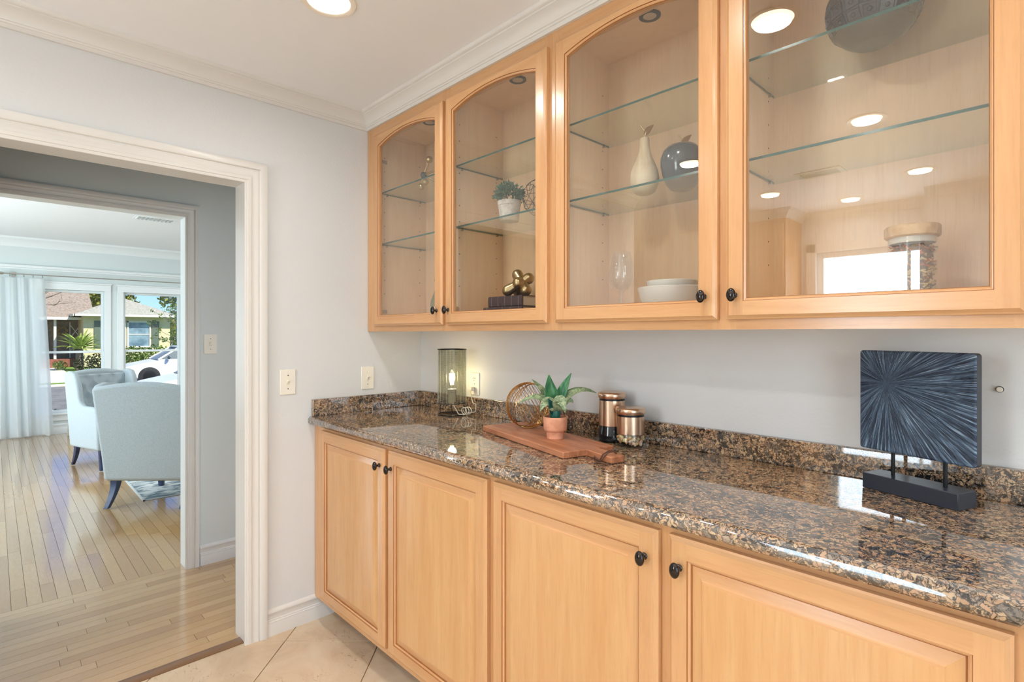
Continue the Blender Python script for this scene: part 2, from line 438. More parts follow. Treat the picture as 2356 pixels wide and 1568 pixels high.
nx = int(round((1.075 - .072) / PW)); pw = (1.075 - .072) / nx
for i in range(nx):
    y = -2.62 - rng.random() * .5; x1 = -.072 - i * pw
    while y < .3:
        L = .45 + rng.random() * .75; plank(fh, x1 - pw, x1, y, min(y + L, .3), 'y'); y += L
y = -1.9
rest = MB()
while y < 1.2:
    x = -1.075 - rng.random() * .4; first = True; xe = -1.075
    while xe > WX:
        L = .5 + rng.random() * .8 if not first else .2 + rng.random() * .7; first = False
        xs = max(xe - L, WX)
        if xs > -4.6 and y < .35: plank(fl, xs, xe, y, y + PW, 'x')
        else: rest.box(xs + .0007, xe - .0007, y + .0007, y + PW - .0007, -.006, 0)
        xe = xs
    y += PW
rest.box(WX, -1.075, -3.4, -1.901, -.006, 0); rest.box(WX, -1.075, y, 2.2, -.006, 0)
ro = part('far_planks', rest, 'oak_far', fl); ro['kind'] = 'stuff'
rh = part('far_planks', MB().box(-1.075, -.072, .301, 1.2, -.006, 0), 'oak_far', fh); rh['kind'] = 'stuff'
struct('trim_threshold', MB().prism([(-.072, -.006), (-.014, -.006), (-.014, .003), (-.02, .006), (-.064, .006), (-.072, .001)], OY1, OY0, 'y'), 'walnut_strip', 'dark wood threshold strip between tile and oak floor')
m = MB().box(LX, HX, -.881, 1.2, 0, 2.6).box(LX, HX, OY1 - .014, -.881, 2.004, 2.6).box(LX, HX, -3.4, OY1 - .014, 0, 2.6)
struct('wall_hall', m, 'hall_paint', 'grey hall wall with a second cased opening')
struct('wall_hall_end', B(HX, -.12, 1.2, 1.3, 0, 2.6), 'hall_paint')
struct('ceiling_hall', B(HX, -.12, -2.6, 1.2, CE, CE + .1), 'ceiling_paint')
m = MB()
W1, W2, WZ0, WZ1 = (-1.27, -.565), (-.345, .36), .28, 1.915
xs_ = [-3.4, W1[0], W1[1], W2[0], W2[1], 2.2]
m.box(WX - .14, WX, -3.4, 2.2, -.3, WZ0).box(WX - .14, WX, -3.4, 2.2, WZ1, 2.7)
for a, b in ((xs_[0], xs_[1]), (xs_[2], xs_[3]), (xs_[4], xs_[5])): m.box(WX - .14, WX, a, b, WZ0, WZ1)
struct('wall_living', m, 'living_paint', 'pale living room wall with the two sash windows')
struct('wall_living_right', B(WX - .14, LX, 2.2, 2.34, 0, 2.7), 'living_paint')
m = MB().box(WX - .14, -5.7, -3.54, -3.4, 0, 2.7).box(-2.3, LX, -3.54, -3.4, 0, 2.7).box(-5.7, -2.3, -3.54, -3.4, 0, .45).box(-5.7, -2.3, -3.54, -3.4, 2.25, 2.7)
struct('wall_living_left', m, 'living_paint')
struct('ceiling_living', B(WX - .14, LX, -3.54, 2.34, LCE, LCE + .1), 'ceiling_paint', 'white living room ceiling')

# --- mouldings
def sweep_y(prof, x, y0, y1, m0=0, m1=0, sx=1):
    """profile (d out of the wall, z) run along y on a wall at x; m0/m1 = mitre shear per unit d"""
    mb = MB(); n = len(prof)
    L = [[(x + sx * d, y0 + m0 * d, z) for d, z in prof], [(x + sx * d, y1 + m1 * d, z) for d, z in prof]]
    return mb.loft(L, smooth=False)
def sweep_x(prof, y, x0, x1, m0=0, m1=0, sy=-1):
    return MB().loft([[(x0 + m0 * d, y + sy * d, z) for d, z in prof], [(x1 + m1 * d, y + sy * d, z) for d, z in prof]], smooth=False)
cz = CE - 2.42
crown = [(0, 2.3425), (.011, 2.3425), (.012, 2.356), (.016, 2.357), (.0175, 2.363), (.021, 2.3645), (.0235, 2.372), (.028, 2.381), (.035, 2.389), (.044, 2.396), (.0535, 2.4005), (.054, 2.405), (.060, 2.4065), (.0645, 2.411), (.066, 2.42), (0, 2.42)]
struct('trim_1', sweep_y(crown, 0, -2.72, YU, 0, -1), 'trim', 'white crown moulding above the doorway')
struct('trim_2', sweep_x(crown, YU, 0, 2.44, 1, 0), 'trim', 'white crown moulding along the top of the wall cabinets')
struct('trim_3', sweep_x(crown, YF, .80, 1.70, 0, 0, 1), 'trim')
struct('trim_4', sweep_x(crown, -4.02, 1.70, XR, 0, 0, 1), 'trim')
base_prof = [(0, 0), (.016, 0), (.016, .052), (.0145, .056), (.0155, .060), (.012, .064), (.0125, .068), (.009, .071), (.009, .094), (.0115, .097), (.011, .103), (.006, .110), (.003, .113), (0, .114)]
struct('baseboard_left', sweep_y(base_prof, 0, OY0 + .088, -.505), 'trim', 'white stepped baseboard beside the doorway')
struct('baseboard_hall', sweep_y(base_prof, HX, -.895 + .07, 1.2), 'trim', 'white baseboard along the hall wall')
struct('baseboard_living', sweep_y([(d, z * 1.15) for d, z in base_prof], WX, -3.4, 2.2), 'white_frame', 'white baseboard below the living room windows')
def casing(name, x, sx, y_in, y_far, z_top, prof, mat, label):
    """moulded architrave round three sides of an opening; prof (u outward, height)"""
    loops = []
    for u, hgt in prof:
        X = x + sx * hgt
        loops.append([(X, y_in + u, 0), (X, y_in + u, z_top + u), (X, y_far - u, z_top + u), (X, y_far - u, 0)])
    P = list(zip(*loops)); mb = MB()
    mb.loft([list(c) for c in P], smooth=False)
    return struct(name, mb, mat, label)
cas = [(-.004, 0), (-.004, .009), (-.001, .011), (.007, .011), (.009, .014), (.022, .0145), (.024, .012), (.030, .0115), (.040, .013), (.046, .016), (.050, .0165), (.052, .0135), (.056, .0135), (.058, .019), (.061, .021), (.083, .022), (.087, .020), (.088, 0)]
casing('trim_5', 0, 1, OY0, OY1, OZ, cas, 'trim', 'fluted white casing around the kitchen doorway')
cas2 = [(u * .76, h * .9) for u, h in cas]
casing('trim_6', HX, 1, -.895, OY1, 1.99, cas2, 'trim', 'white casing around the opening to the living room')
m = MB().box(-.125, .004, OY0, OY0 + .014, 0, OZ + .014).box(-.125, .004, OY1 - .014, OY1, 0, OZ + .014).box(-.125, .004, OY1, OY0, OZ, OZ + .014)
struct('door_1', m, 'trim', 'white jamb lining of the kitchen doorway')
m = MB().box(LX - .005, HX + .004, -.895, -.881, 0, 2.004).box(LX - .005, HX + .004, OY1 - .014, OY1, 0, 2.004).box(LX - .005, HX + .004, OY1, -.895, 1.99, 2.004)
struct('door_2', m, 'white_frame', 'white jamb lining of the living room opening')
# shallow door-jamb strips that make the lining proud of the rough wall
lc = [(0, 2.44), (.01, 2.44), (.012, 2.455), (.03, 2.49), (.07, 2.53), (.085, 2.535), (.09, 2.56), (0, 2.56)]
struct('trim_7', sweep_y(lc, WX, -3.4, 2.2), 'white_frame', 'crown moulding over the living room windows')
lh = [(0, 2.155), (.022, 2.155), (.024, 2.17), (.045, 2.178), (.045, 2.192), (.05, 2.196), (.05, 2.206), (0, 2.206)]
struct('trim_8', sweep_y(lh, WX, -3.4, 2.2), 'white_frame', 'projecting white ledge above the curtain rod')
# --- two double-hung windows in the living room
for n, (a, b) in enumerate((W1, W2)):
    wt = thing(f'window_{n+1}', ('white double-hung window beside the sheer curtain', 'white double-hung window above the near grey chair')[n], None, (WX, (a + b) / 2, WZ0), kind='structure')
    f = MB(); cw = .075
    f.box(WX, WX + .02, a - cw, a, WZ0 - .02, WZ1 + .075).box(WX, WX + .02, b, b + cw, WZ0 - .02, WZ1 + .075).box(WX, WX + .022, a - cw, b + cw, WZ1, WZ1 + .085)
    f.box(WX, WX + .03, a - cw - .01, b + cw + .01, WZ1 + .085, WZ1 + .105).box(WX, WX + .014, a - cw + .02, a - cw + .05, WZ0, WZ1)
    part('casing', f, 'white_frame', wt, bevel=.004)
    s = MB().box(WX - .03, WX + .05, a - cw - .02, b + cw + .02, WZ0 - .03, WZ0 - .002); part('sill', s, 'white_frame', wt, bevel=.006)
    part('apron', MB().box(WX, WX + .016, a - cw, b + cw, WZ0 - .11, WZ0 - .03), 'white_frame', wt, bevel=.004)
    for z0, z1, dx in ((1.065, WZ1, -.075), (WZ0, 1.095, -.045)):
        t = .03; sm = MB(); X0, X1 = WX + dx - .015, WX + dx + .015
        sm.box(X0, X1, a, a + t, z0, z1).box(X0, X1, b - t, b, z0, z1).box(X0, X1, a + t, b - t, z0, z0 + .03).box(X0, X1, a + t, b - t, z1 - .03, z1)
        so = part('sash', sm, 'white_frame', wt, bevel=.003)
        part('pane', MB().box(WX + dx - .002, WX + dx + .002, a + t - .004, b - t + .004, z0 + .026, z1 - .026), 'window_glass', so)
# --- kitchen window behind the camera (mirrored by the cabinet glass)
kw = thing('window_3', 'white-framed kitchen window with bright daylight', None, (1.26, YF, .78), kind='structure')
kc = MB().box(.78, .86, YF, YF + .022, .74, 2.14).box(1.66, 1.70, YF, YF + .022, .74, 2.14).box(.78, 1.70, YF, YF + .022, 2.06, 2.14).box(.76, 1.70, YF - .02, YF + .05, .74, .78)
part('casing', kc, 'trim', kw, bevel=.004)
kf = MB()
for a, b, c, d in ((.86, .91, .78, 2.06), (1.61, 1.66, .78, 2.06), (.91, 1.61, .78, .83), (.91, 1.61, 2.01, 2.06), (1.525, 1.55, .83, 2.01)): kf.box(a, b, YF - .07, YF - .03, c, d)
part('sash', kf, 'white_frame', kw, bevel=.004)
part('pane', MB().box(.90, 1.62, YF - .052, YF - .048, .82, 2.02), 'window_glass', kw)
pd = thing('window_4', 'added glazed patio door in the unseen right-hand wall', None, (XR, -2.2, 0), kind='structure')  # unseen door, added to frame the fill from the right
pf = MB()
for a, b, c, d in ((-3.15, -3.07, 0, 2.1), (-1.33, -1.25, 0, 2.1), (-3.07, -1.33, 0, .1), (-3.07, -1.33, 2.02, 2.1), (-2.24, -2.16, .1, 2.02)): pf.box(XR + .03, XR + .08, a, b, c, d)
part('sash', pf, 'white_frame', pd, bevel=.004)
part('pane', MB().box(XR + .053, XR + .057, -3.08, -1.32, .09, 2.03), 'window_glass', pd)
lw = thing('window_5', 'added wide side window of the living room, out of view', None, (-4.0, -3.4, .45), kind='structure')  # unseen window, added to let fill into the living room
lf = MB()
for a, b, c, d in ((-5.7, -5.62, .45, 2.25), (-2.38, -2.3, .45, 2.25), (-5.62, -2.38, .45, .53), (-5.62, -2.38, 2.17, 2.25), (-4.04, -3.96, .53, 2.17)): lf.box(a, b, -3.49, -3.44, c, d)
part('sash', lf, 'white_frame', lw, bevel=.004)
part('pane', MB().box(-5.63, -2.37, -3.467, -3.463, .52, 2.18), 'window_glass', lw)

# ================================================================== cabinets
def knob_mesh():
    mb = MB()
    prof = [(0, 0), (.0075, 0), (.008, .002), (.0055, .004), (.0042, .009), (.0042, .013), (.007, .0155)]
    mb.lathe(prof, (0, 0, 0), 20, axis='y')
    mb.v = [(x, -y, z) for x, y, z in mb.v]
    mb.sphere((0, -.0215, 0), 1., 22, 14, sc=(.0118, .0082, .0168))
    return mb
def add_knob(parent, x, y, z):
    mb = knob_mesh(); mb.v = [(a + x, b + y, c + z) for a, b, c in mb.v]
    return part('knob', mb, 'bronze_knob', parent, label='dark bronze oval knob')
def door_loops(x0, x1, z0, z1, ix0, ix1, iz0, iz1, arch, N=20):
    return None
def make_door(cab, name, x0, x1, z0, z1, y, arch=0., fw=.053, lab=None):
    """frame of a door, front at y; outer step, flat stiles and rails, inner bead; returns door and opening"""
    t = .02; o = .009; bead = .008
    ix0, ix1, iz0, iz1 = x0 + fw, x1 - fw, z0 + fw, z1 - (.067 if arch else fw)
    N = 20 if arch else 1
    mb = MB()
    yb, ys, yf = y + t, y + .007, y
    # outer sides + step
    def rect(d, yy): return [(x0 + d, yy, z0 + d), (x1 - d, yy, z0 + d), (x1 - d, yy, z1 - d), (x0 + d, yy, z1 - d)]
    L = [rect(0, yb), rect(0, ys), rect(.004, ys - .002), rect(o, yf + .001), rect(o + .001, yf)]
    mat4 = [1, 0, 1, 0]
    for a, b in zip(L, L[1:]):
        for k in range(4): mb._a([a[k], a[(k + 1) % 4], b[(k + 1) % 4], b[k]], [(0, 1, 2, 3)], mat4[k])
    d = o + .001; X0, X1, Z0, Z1 = x0 + d, x1 - d, z0 + d, z1 - d
    J0, J1, K0 = ix0 - bead, ix1 + bead, iz0 - bead
    def top(u, off):                     # inner top edge height at fraction u, offset outwards
        return iz1 + arch * (1 - (2 * u - 1) ** 2) + off
    q = lambda vs, mi: mb._a(vs, [(0, 1, 2, 3)], mi)
    q([(X0, yf, Z0), (J0, yf, Z0), (J0, yf, Z1), (X0, yf, Z1)], 0)
    q([(J1, yf, Z0), (X1, yf, Z0), (X1, yf, Z1), (J1, yf, Z1)], 0)
    q([(J0, yf, Z0), (J1, yf, Z0), (J1, yf, K0), (J0, yf, K0)], 1)
    for k in range(N):
        u, u2 = k / N, (k + 1) / N; xa, xb = J0 + (J1 - J0) * u, J0 + (J1 - J0) * u2
        q([(xa, yf, top(u, bead)), (xb, yf, top(u2, bead)), (xb, yf, Z1), (xa, yf, Z1)], 1)
    # inner bead loops
    def inner(off, yy):
        a0, a1, c0 = ix0 - off, ix1 + off, iz0 - off
        return [(a0, yy, c0), (a1, yy, c0)] + [(a1 + (a0 - a1) * k / N, yy, top(1 - k / N, off)) for k in range(N + 1)]
    L = [inner(bead, yf), inner(bead - .0014, yf + .003), inner(.0045, yf + .0032), inner(.0015, yf + .006), inner(0, yf + .009), inner(0, yb)]
    n = len(L[0])
    for li, (a, b) in enumerate(zip(L, L[1:])):
        for k in range(n):
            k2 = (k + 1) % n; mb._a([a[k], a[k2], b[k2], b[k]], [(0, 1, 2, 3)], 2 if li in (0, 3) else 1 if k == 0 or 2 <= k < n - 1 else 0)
    dr = part('door', mb, ['maple_v', 'maple_h', 'maple_shade_glaze'], cab, label=lab)
    return dr, (ix0, ix1, iz0, iz1)

# ---------------- wall cabinets
UB = [.003, .657, 1.2435, 1.834, 2.44]
UD = [(.088, .645), (.667, 1.229), (1.266, 1.822), (1.845, 2.400)]
UI = [(.063, .648), (.666, 1.235), (1.251, 1.825), (1.843, 2.422)]
UZ0, UZ1, DZ0, DZ1 = 1.341, 2.3425, 1.367, 2.298
BOT = 1.385
ulab = ['corner wall cabinet with arched glass door next to the doorway wall',
        'maple wall cabinet with arched glass door holding the potted boxwood',
        'maple wall cabinet with arched glass door holding pear and apple ornaments',
        'maple wall cabinet at the right edge holding the dark carved ball']
uppers = []
for i in range(4):
    a, b = UB[i], UB[i + 1]; ia, ib = UI[i]; d0, d1 = UD[i]
    cab = thing('wall_cabinet', ulab[i], 'cabinet', ((a + b) / 2, -.16, UZ0), group='maple wall cabinets with glass doors')
    uppers.append(cab)
    part('side_panel', B(a, ia, YU + .018, -.002, UZ0 + .012, UZ1), 'maple_inside', cab)
    part('side_panel', B(ib, b, YU + .018, -.002, UZ0 + .012, UZ1), 'maple_inside', cab)
    part('back_panel', B(ia, ib, -.012, -.002, UZ0 + .012, UZ1), 'maple_inside', cab)
    part('top_panel', B(ia, ib, YU + .018, -.012, 2.338, UZ1), 'maple_inside', cab)
    part('bottom_panel', B(ia, ib, YU + .018, -.012, UZ0 + .026, BOT), 'maple_inside', cab)
    ff = MB(); fx0, fx1 = max(d0 + .02, ia - .0), min(d1 - .02, ib)
    ff.box(a, fx0, YU, YU + .018, UZ0, UZ1, 0).box(fx1, b, YU, YU + .018, UZ0, UZ1, 0)
    ff.box(fx0, fx1, YU, YU + .018, UZ0, DZ0 + .025, 1).box(fx0, fx1, YU, YU + .018, DZ1 - .03, UZ1, 1)
    part('face_frame', ff, ['maple_v', 'maple_h'], cab)
    dr, (p0, p1, q0, q1) = make_door(cab, 'door', d0, d1, DZ0, DZ1, YU - .0205, arch=.034)
    N = 24; poly = [(p0 - .004, q0 - .004), (p1 + .004, q0 - .004)] + [(p1 + .004 + (p0 - p1 - .008) * k / N, q1 + .003 + .034 * (1 - (2 * k / N - 1) ** 2)) for k in range(N + 1)]
    gy = YU - .0205 + .0125
    part('glass_pane', MB().prism(poly, gy, gy + .001, 'y'), 'door_glass', dr, label='arched clear glass pane')
    kx = d1 - .032 if i in (0, 2) else d0 + .025
    add_knob(dr, kx, YU - .0205, 1.427)
    for z in (1.7705, 2.0245):
        sm = MB(); sx0, sx1, sy0, sy1 = ia + .002, ib - .002, -.285, -.014
        vs = [(x, y, zz) for zz in (z + .0008, z + .0075) for y in (sy0, sy1) for x in (sx0, sx1)]
        sm._a(vs, [(0, 2, 3, 1), (4, 5, 7, 6), (2, 6, 7, 3)], 0); sm._a(vs, [(0, 1, 5, 4), (0, 4, 6, 2), (1, 3, 7, 5)], 1)
        part('glass_shelf', sm, ['shelf_glass', 'glass_edge'], cab)
        for sx, xx in ((1, ia), (-1, ib)):
            for yy in (-.25, -.05):
                part('shelf_pin', MB().lathe([(0, 0), (.0035, 0), (.0035, .009 * sx), (0, .009 * sx)], (xx, yy, z - .0035), 10, axis='x'), 'chrome', cab)
    hm = MB()
    for xx, sx in ((ia, 1), (ib, -1)):
        for yy in (-.262, -.052):
            for k in range(11):
                z = 1.53 + k * .068
                hm.lathe([(0, .0006 * sx), (.0023, .0006 * sx), (.0023, -.001 * sx)], (xx, yy, z), 8, axis='x')
    ph = part('peg_holes', hm, 'slot', cab); ph['kind'] = 'stuff'
    pl = MB(); pc = (.336, .933, 1.529, 2.12)[i]
    pl.lathe([(.021, 2.3379), (.021, 2.334), (.031, 2.333), (.034, 2.3345), (.034, 2.338)], (pc, -.18, 0), 28)
    pk = part('puck_light', pl, 'black_metal', cab, label='dark-rimmed puck light, switched off')
    part('lens', MB().lathe([(0, 2.3345), (.0215, 2.3345), (.0215, 2.336)], (pc, -.18, 0), 24), 'chrome', pk)
    hx = d0 + .05 if i in (0, 2) else d1 - .05       # hinge side
    xs = ia if i in (0, 2) else ib; sg = 1 if i in (0, 2) else -1
    for z in (1.44, 2.19):
        hg = MB().box(xs, xs + sg * .004, -.30, -.25, z - .008, z + .008).box(xs, xs + sg * .012, -.303, -.288, z - .011, z + .011)
        part('hinge', hg, 'chrome', cab, bevel=.001)
# ---------------- base cabinets
BB = [.003, .664, 1.249, 1.828, 2.44]
BD = [(.098, .653), (.675, 1.236), (1.262, 1.815), (1.841, 2.396)]
BZ0, BZ1 = .106, .907
blab = ['maple base cabinet with raised-panel door at the doorway wall',
        'maple base cabinet with raised-panel door below the cutting board',
        'maple base cabinet with raised-panel door, third from the doorway wall',
        'maple base cabinet with raised-panel door at the right edge']
for i in range(4):
    a, b = BB[i], BB[i + 1]; d0, d1 = BD[i]
    cab = thing('base_cabinet', blab[i], 'cabinet', ((a + b) / 2, -.3, 0), group='maple base cabinets under the granite counter')
    part('side_panel', B(a, a + .016, YL + .018, -.002, BZ0, BZ1), 'maple_side', cab)
    part('side_panel', B(b - .016, b, YL + .018, -.002, BZ0, BZ1), 'maple_side', cab)
    part('bottom_panel', B(a + .016, b - .016, YL + .018, -.002, BZ0, BZ0 + .016), 'maple_side', cab)
    part('toe_kick', B(a, b, -.50, -.485, 0, BZ0), 'dark_kick', cab)
    ff = MB(); fx0, fx1 = d0 + .02, d1 - .02
    ff.box(a, fx0, YL, YL + .018, BZ0, BZ1, 0).box(fx1, b, YL, YL + .018, BZ0, BZ1, 0)
    ff.box(fx0, fx1, YL, YL + .018, BZ0, .155, 1).box(fx0, fx1, YL, YL + .018, .87, BZ1, 1)
    part('face_frame', ff, ['maple_v', 'maple_h'], cab)
    dr, (p0, p1, q0, q1) = make_door(cab, 'door', d0, d1, .135, .892, YL - .0205)
    y = YL - .0205; pm = MB()
    def rr(d, yy): return [(p0 + d, yy, q0 + d), (p1 - d, yy, q0 + d), (p1 - d, yy, q1 - d), (p0 + d, yy, q1 - d)]
    L = [rr(-.003, y + .016), rr(0, y + .0095), rr(.0016, y + .0095), rr(.024, y + .0045), rr(.026, y + .0025), rr(.030, y + .002)]
    for li, (l0, l1) in enumerate(zip(L, L[1:])):
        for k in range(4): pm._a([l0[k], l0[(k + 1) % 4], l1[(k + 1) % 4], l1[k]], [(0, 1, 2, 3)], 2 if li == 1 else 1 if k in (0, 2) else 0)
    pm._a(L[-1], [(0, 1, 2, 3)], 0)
    part('raised_panel', pm, ['maple_panel', 'maple_h', 'maple_shade_glaze'], dr)
    add_knob(dr, d1 - .031 if i in (0, 2) else d0 + .0285, y, .828)

# ---------------- counter with bullnose and splashes
ct = thing('countertop', 'long polished granite worktop with rounded front edge and low upstand', 'countertop', (1.22, -.31, BZ1))
rad = .02; yn = -.628
prof = [(-.002, BZ1), (-.002, ZC)] + [(yn + rad - rad * math.sin(t), BZ1 + .02 + rad * math.cos(t)) for t in [PI * k / 12 for k in range(13)]]
cm = MB().prism(prof, .002, 2.47, 'x', smooth=True)
slab = part('slab', cm, 'granite', ct)
mdw = slab.modifiers.new('wn', 'WEIGHTED_NORMAL')
part('side_splash', B(.002, .021, -.611, -.0215, ZC, 1.024), 'granite', ct, bevel=.0015)
part('back_splash', B(.021, 2.47, -.0215, -.002, ZC, 1.024), 'granite', ct, bevel=.0015)

# ---------------- tall cabinet across the room (seen in the glass)
tc = thing('tall_cabinet', 'tall maple cabinet across the room, mirrored in the glass', 'cabinet', (.36, -4.15, 0))
part('body', B(0.0, .735, YF + .002, -3.95, 0, 2.342), 'maple_side', tc)
mbx = MB(); part('crown', sweep_x(crown, -3.95, -.02, .735, 0, 1, 1), 'trim', tc)
part('crown_return', sweep_y(crown, .735, YF + .002, -3.95, 0, 1, 1), 'trim', tc)
for k, (zz0, zz1) in enumerate(((.12, 1.2), (1.24, 2.3))):
    for (xa, xb) in ((.015, .36), (.375, .72)):
        dm = MB().box(xa, xb, -3.95, -3.93, zz0, zz1)
        dd = part('door', dm, 'maple_v', tc, bevel=.004)
        part('raised_panel', MB().box(xa + .055, xb - .055, -3.93, -3.926, zz0 + .055, zz1 - .06), 'maple_panel', dd, bevel=.003)
# ---------------- recessed downlights and the ceiling vent
def downlight(x, y, z, label, e=None, far=False):
    t = thing('recessed_light', label, 'ceiling light', (x, y, z), group='recessed ceiling lights')
    mb = MB().lathe([(.068, z + .0), (.068, z - .002), (.072, z - .0045), (.086, z - .004), (.089, z - .0005)], (x, y, 0), 40)
    part('trim_ring', mb, 'trim_ring', t)
    part('reflector', MB().lathe([(.068, z - .002), (.064, z - .0012), (.045, z - .0005)], (x, y, 0), 40), 'lamp_disc', t)
    part('lens', MB().lathe([(0, z - .0008), (.046, z - .0008)], (x, y, 0), 40), 'lamp_disc', t)
    lamp('downlight_glow', 'AREA', (0, 0, -.012), e or DOWN_E, (1, .98, .955), parent=t, shape='DISK', size=.12, spread=R_(165))
for x, y, l in ((.765, -.885, 'recessed ceiling light above the doorway side of the counter'),
                (1.735, -.93, 'recessed ceiling light mirrored at the top left of the right glass door'),
                (.77, -2.19, 'recessed ceiling light mirrored on the dark apple ornament'),
                (1.735, -2.18, 'recessed ceiling light mirrored below the glass shelf of the right door'),
                (.825, -3.36, 'recessed ceiling light mirrored left of the ceiling vent'),
                (1.761, -3.43, 'recessed ceiling light mirrored furthest right in the glass'),
                (1.221, -3.98, 'recessed ceiling light mirrored above the kitchen window'),
                (-.37, -2.98, 'recessed ceiling light in the alcove, mirrored under the pear')):
    downlight(x, y, CE, l)
for x, y, l in ((2.70, -.93, 'added recessed ceiling light above the starburst panel end of the counter'), (2.70, -2.18, 'added recessed ceiling light in the middle of the kitchen ceiling'),  # unseen lights added as fill, continuing the mirrored grid
                (2.70, -3.43, 'added recessed ceiling light nearest the wall pier'), (3.66, -2.18, 'added recessed ceiling light nearest the patio door')):
    downlight(x, y, CE, l)
for x, y, l in ((-2.9, 1.0, 'added recessed living room ceiling light nearest the hall'), (-5.2, 1.0, 'added recessed living room ceiling light nearest the windows')): downlight(x, y, LCE, l, 14)  # out-of-view lights added to brighten the living room
downlight(-.56, .15, CE, 'added recessed ceiling light in the hall', 3.4)  # hidden light added to brighten the hall
vt = thing('ceiling_vent', 'white slatted air vent in the kitchen ceiling', 'vent', (1.28, -3.02, CE))
part('frame', MB().box(1.14, 1.42, -3.12, -3.09, CE - .006, CE).box(1.14, 1.42, -2.95, -2.92, CE - .006, CE).box(1.14, 1.17, -3.09, -2.95, CE - .006, CE).box(1.39, 1.42, -3.09, -2.95, CE - .006, CE), 'trim', vt)
part('backing', B(1.17, 1.39, -3.09, -2.95, CE - .002, CE - .0005), 'slot', vt)
for k in range(5): part('slat', B(1.175, 1.385, -3.083 + k * .028, -3.068 + k * .028, CE - .006, CE - .003), 'trim', vt)
lv = thing('ceiling_vent', 'small white vent in the living room ceiling', 'vent', (-4.37, -.42, LCE))
part('frame', MB().box(-4.45, -4.30, -.59, -.25, LCE - .006, LCE).box(-4.47, -4.28, -.61, -.23, LCE - .002, LCE), 'white_frame', lv)
for k in range(9): part('slat', B(-4.44, -4.31, -.575 + k * .036, -.56 + k * .036, LCE - .012, LCE - .005), M['chrome'], lv)

# ================================================================== wall plates
def switch(x, y, z, label, sx=1):
    t = thing('light_switch', label, 'light switch', (x, y, z), group='toggle light switches')
    part('plate', B(x, x + .005, y - .035, y + .035, z - .057, z + .057), 'plastic', t, bevel=.003)
    part('toggle', MB().prism([(x + .004, z - .010), (x + .005, z - .006), (x + .016, z + .006), (x + .014, z + .010), (x + .004, z + .010)], y - .0045, y + .0045, 'y'), 'plastic', t, bevel=.001)
    part('surround', B(x + .0048, x + .0056, y - .0065, y + .0065, z - .0125, z + .0125), 'paper', t)
    for zz in (-.030, .030): part('screw', MB().lathe([(0, .0062), (.003, .0058), (.003, .005)], (x, y, z + zz), 12, axis='x'), 'chrome', t)
switch(0, -.720, 1.112, 'white toggle switch beside the door casing')
switch(0, -.323, 1.108, 'white toggle switch just above the granite upstand')
switch(HX, -.769, 1.27, 'white toggle switch on the grey hall wall')
ot = thing('wall_outlet', 'white wall outlet behind the glowing lamp', 'outlet', (.457, 0, 1.088))
part('plate', B(.423, .492, -.005, 0, 1.034, 1.142), 'plastic', ot, bevel=.003)
for zz in (1.065, 1.112):
    r = part('receptacle', MB().sphere((.4575, -.004, zz), 1., 20, 10, sc=(.0165, .003, .0145)), 'plastic', ot)
    part('slots', MB().box(.451, .453, -.0078, -.006, zz - .001, zz + .007).box(.462, .464, -.0078, -.006, zz - .001, zz + .007).box(.4562, .4588, -.0078, -.006, zz - .009, zz - .005), 'slot', r)
part('screw', MB().lathe([(0, -.0062), (.003, -.0058), (.003, -.005)], (.4575, 0, 1.0885), 12, axis='y'), 'chrome', ot)
hk = MB().lathe([(0, -.011), (.005, -.0105), (.0065, -.008), (.006, -.005), (.004, -.004), (.004, 0), (.0075, 0), (.0075, -.0015)], (2.34, 0, 1.202), 18, axis='y')
single('wall_peg', hk, 'plastic', 'tiny white peg on the wall right of the starburst panel', 'peg')

# ================================================================== table lamp
lx, ly = .415, -.108
lp = thing('table_lamp', 'cylindrical wire-mesh table lamp with a glowing bulb', 'lamp', (lx, ly, ZC))
part('base_ring', MB().ring((lx, ly, ZC + .0025), .066, .0025), 'black_metal', lp)
for k in range(3):
    t = R_(200 + 120 * k); cx, sy = math.cos(t), math.sin(t)
    part('leg', MB().tube([(lx + .066 * cx, ly + .066 * sy, ZC + .002), (lx + .066 * cx, ly + .066 * sy, ZC + .058)], .0018, 8), 'black_metal', lp)
zb, zt, rl = ZC + .056, ZC + .309, .068
part('rim', MB().ring((lx, ly, zb), rl, .0022).ring((lx, ly, zt), rl, .0022), 'black_metal', lp)
ws = MB()
for k in range(64): ws.ring((lx, ly, zb + (zt - zb) * (k + .5) / 64), rl - .0005, .0004, seg=36, tseg=4)
for k in range(24): t = 2 * PI * k / 24; ws.tube([(lx + rl * math.cos(t), ly + rl * math.sin(t), zb), (lx + rl * math.cos(t), ly + rl * math.sin(t), zt)], .0005, 4)
wm = part('wire_shade', ws, 'chrome', lp, label='grey mesh of fine wound wire'); wm['kind'] = 'stuff'
g = G('mesh_film', (120, 122, 112), .5); tr = g.add('BsdfTransparent', {'Color': lin(226, 228, 214)}); mx = g.add('MixShader', {0: .12, 1: tr.outputs[0], 2: g.b.outputs[0]}); g.link(mx.outputs[0], g.out.inputs[0]); M['mesh_film'] = g.m
part('film', MB().lathe([(rl - .002, zb), (rl - .002, zt)], (lx, ly, 0), 40), 'mesh_film', lp)
part('cross_bar', MB().tube([(lx - rl, ly, zb + .002), (lx + rl, ly, zb + .002)], .002, 6), 'black_metal', lp)
part('socket', MB().lathe([(0, zb), (.019, zb), (.019, zb + .05), (.021, zb + .052), (.021, zb + .064), (.015, zb + .066), (0, zb + .066)], (lx, ly, 0), 24), 'cream_leg', lp)
bz = zb + .064
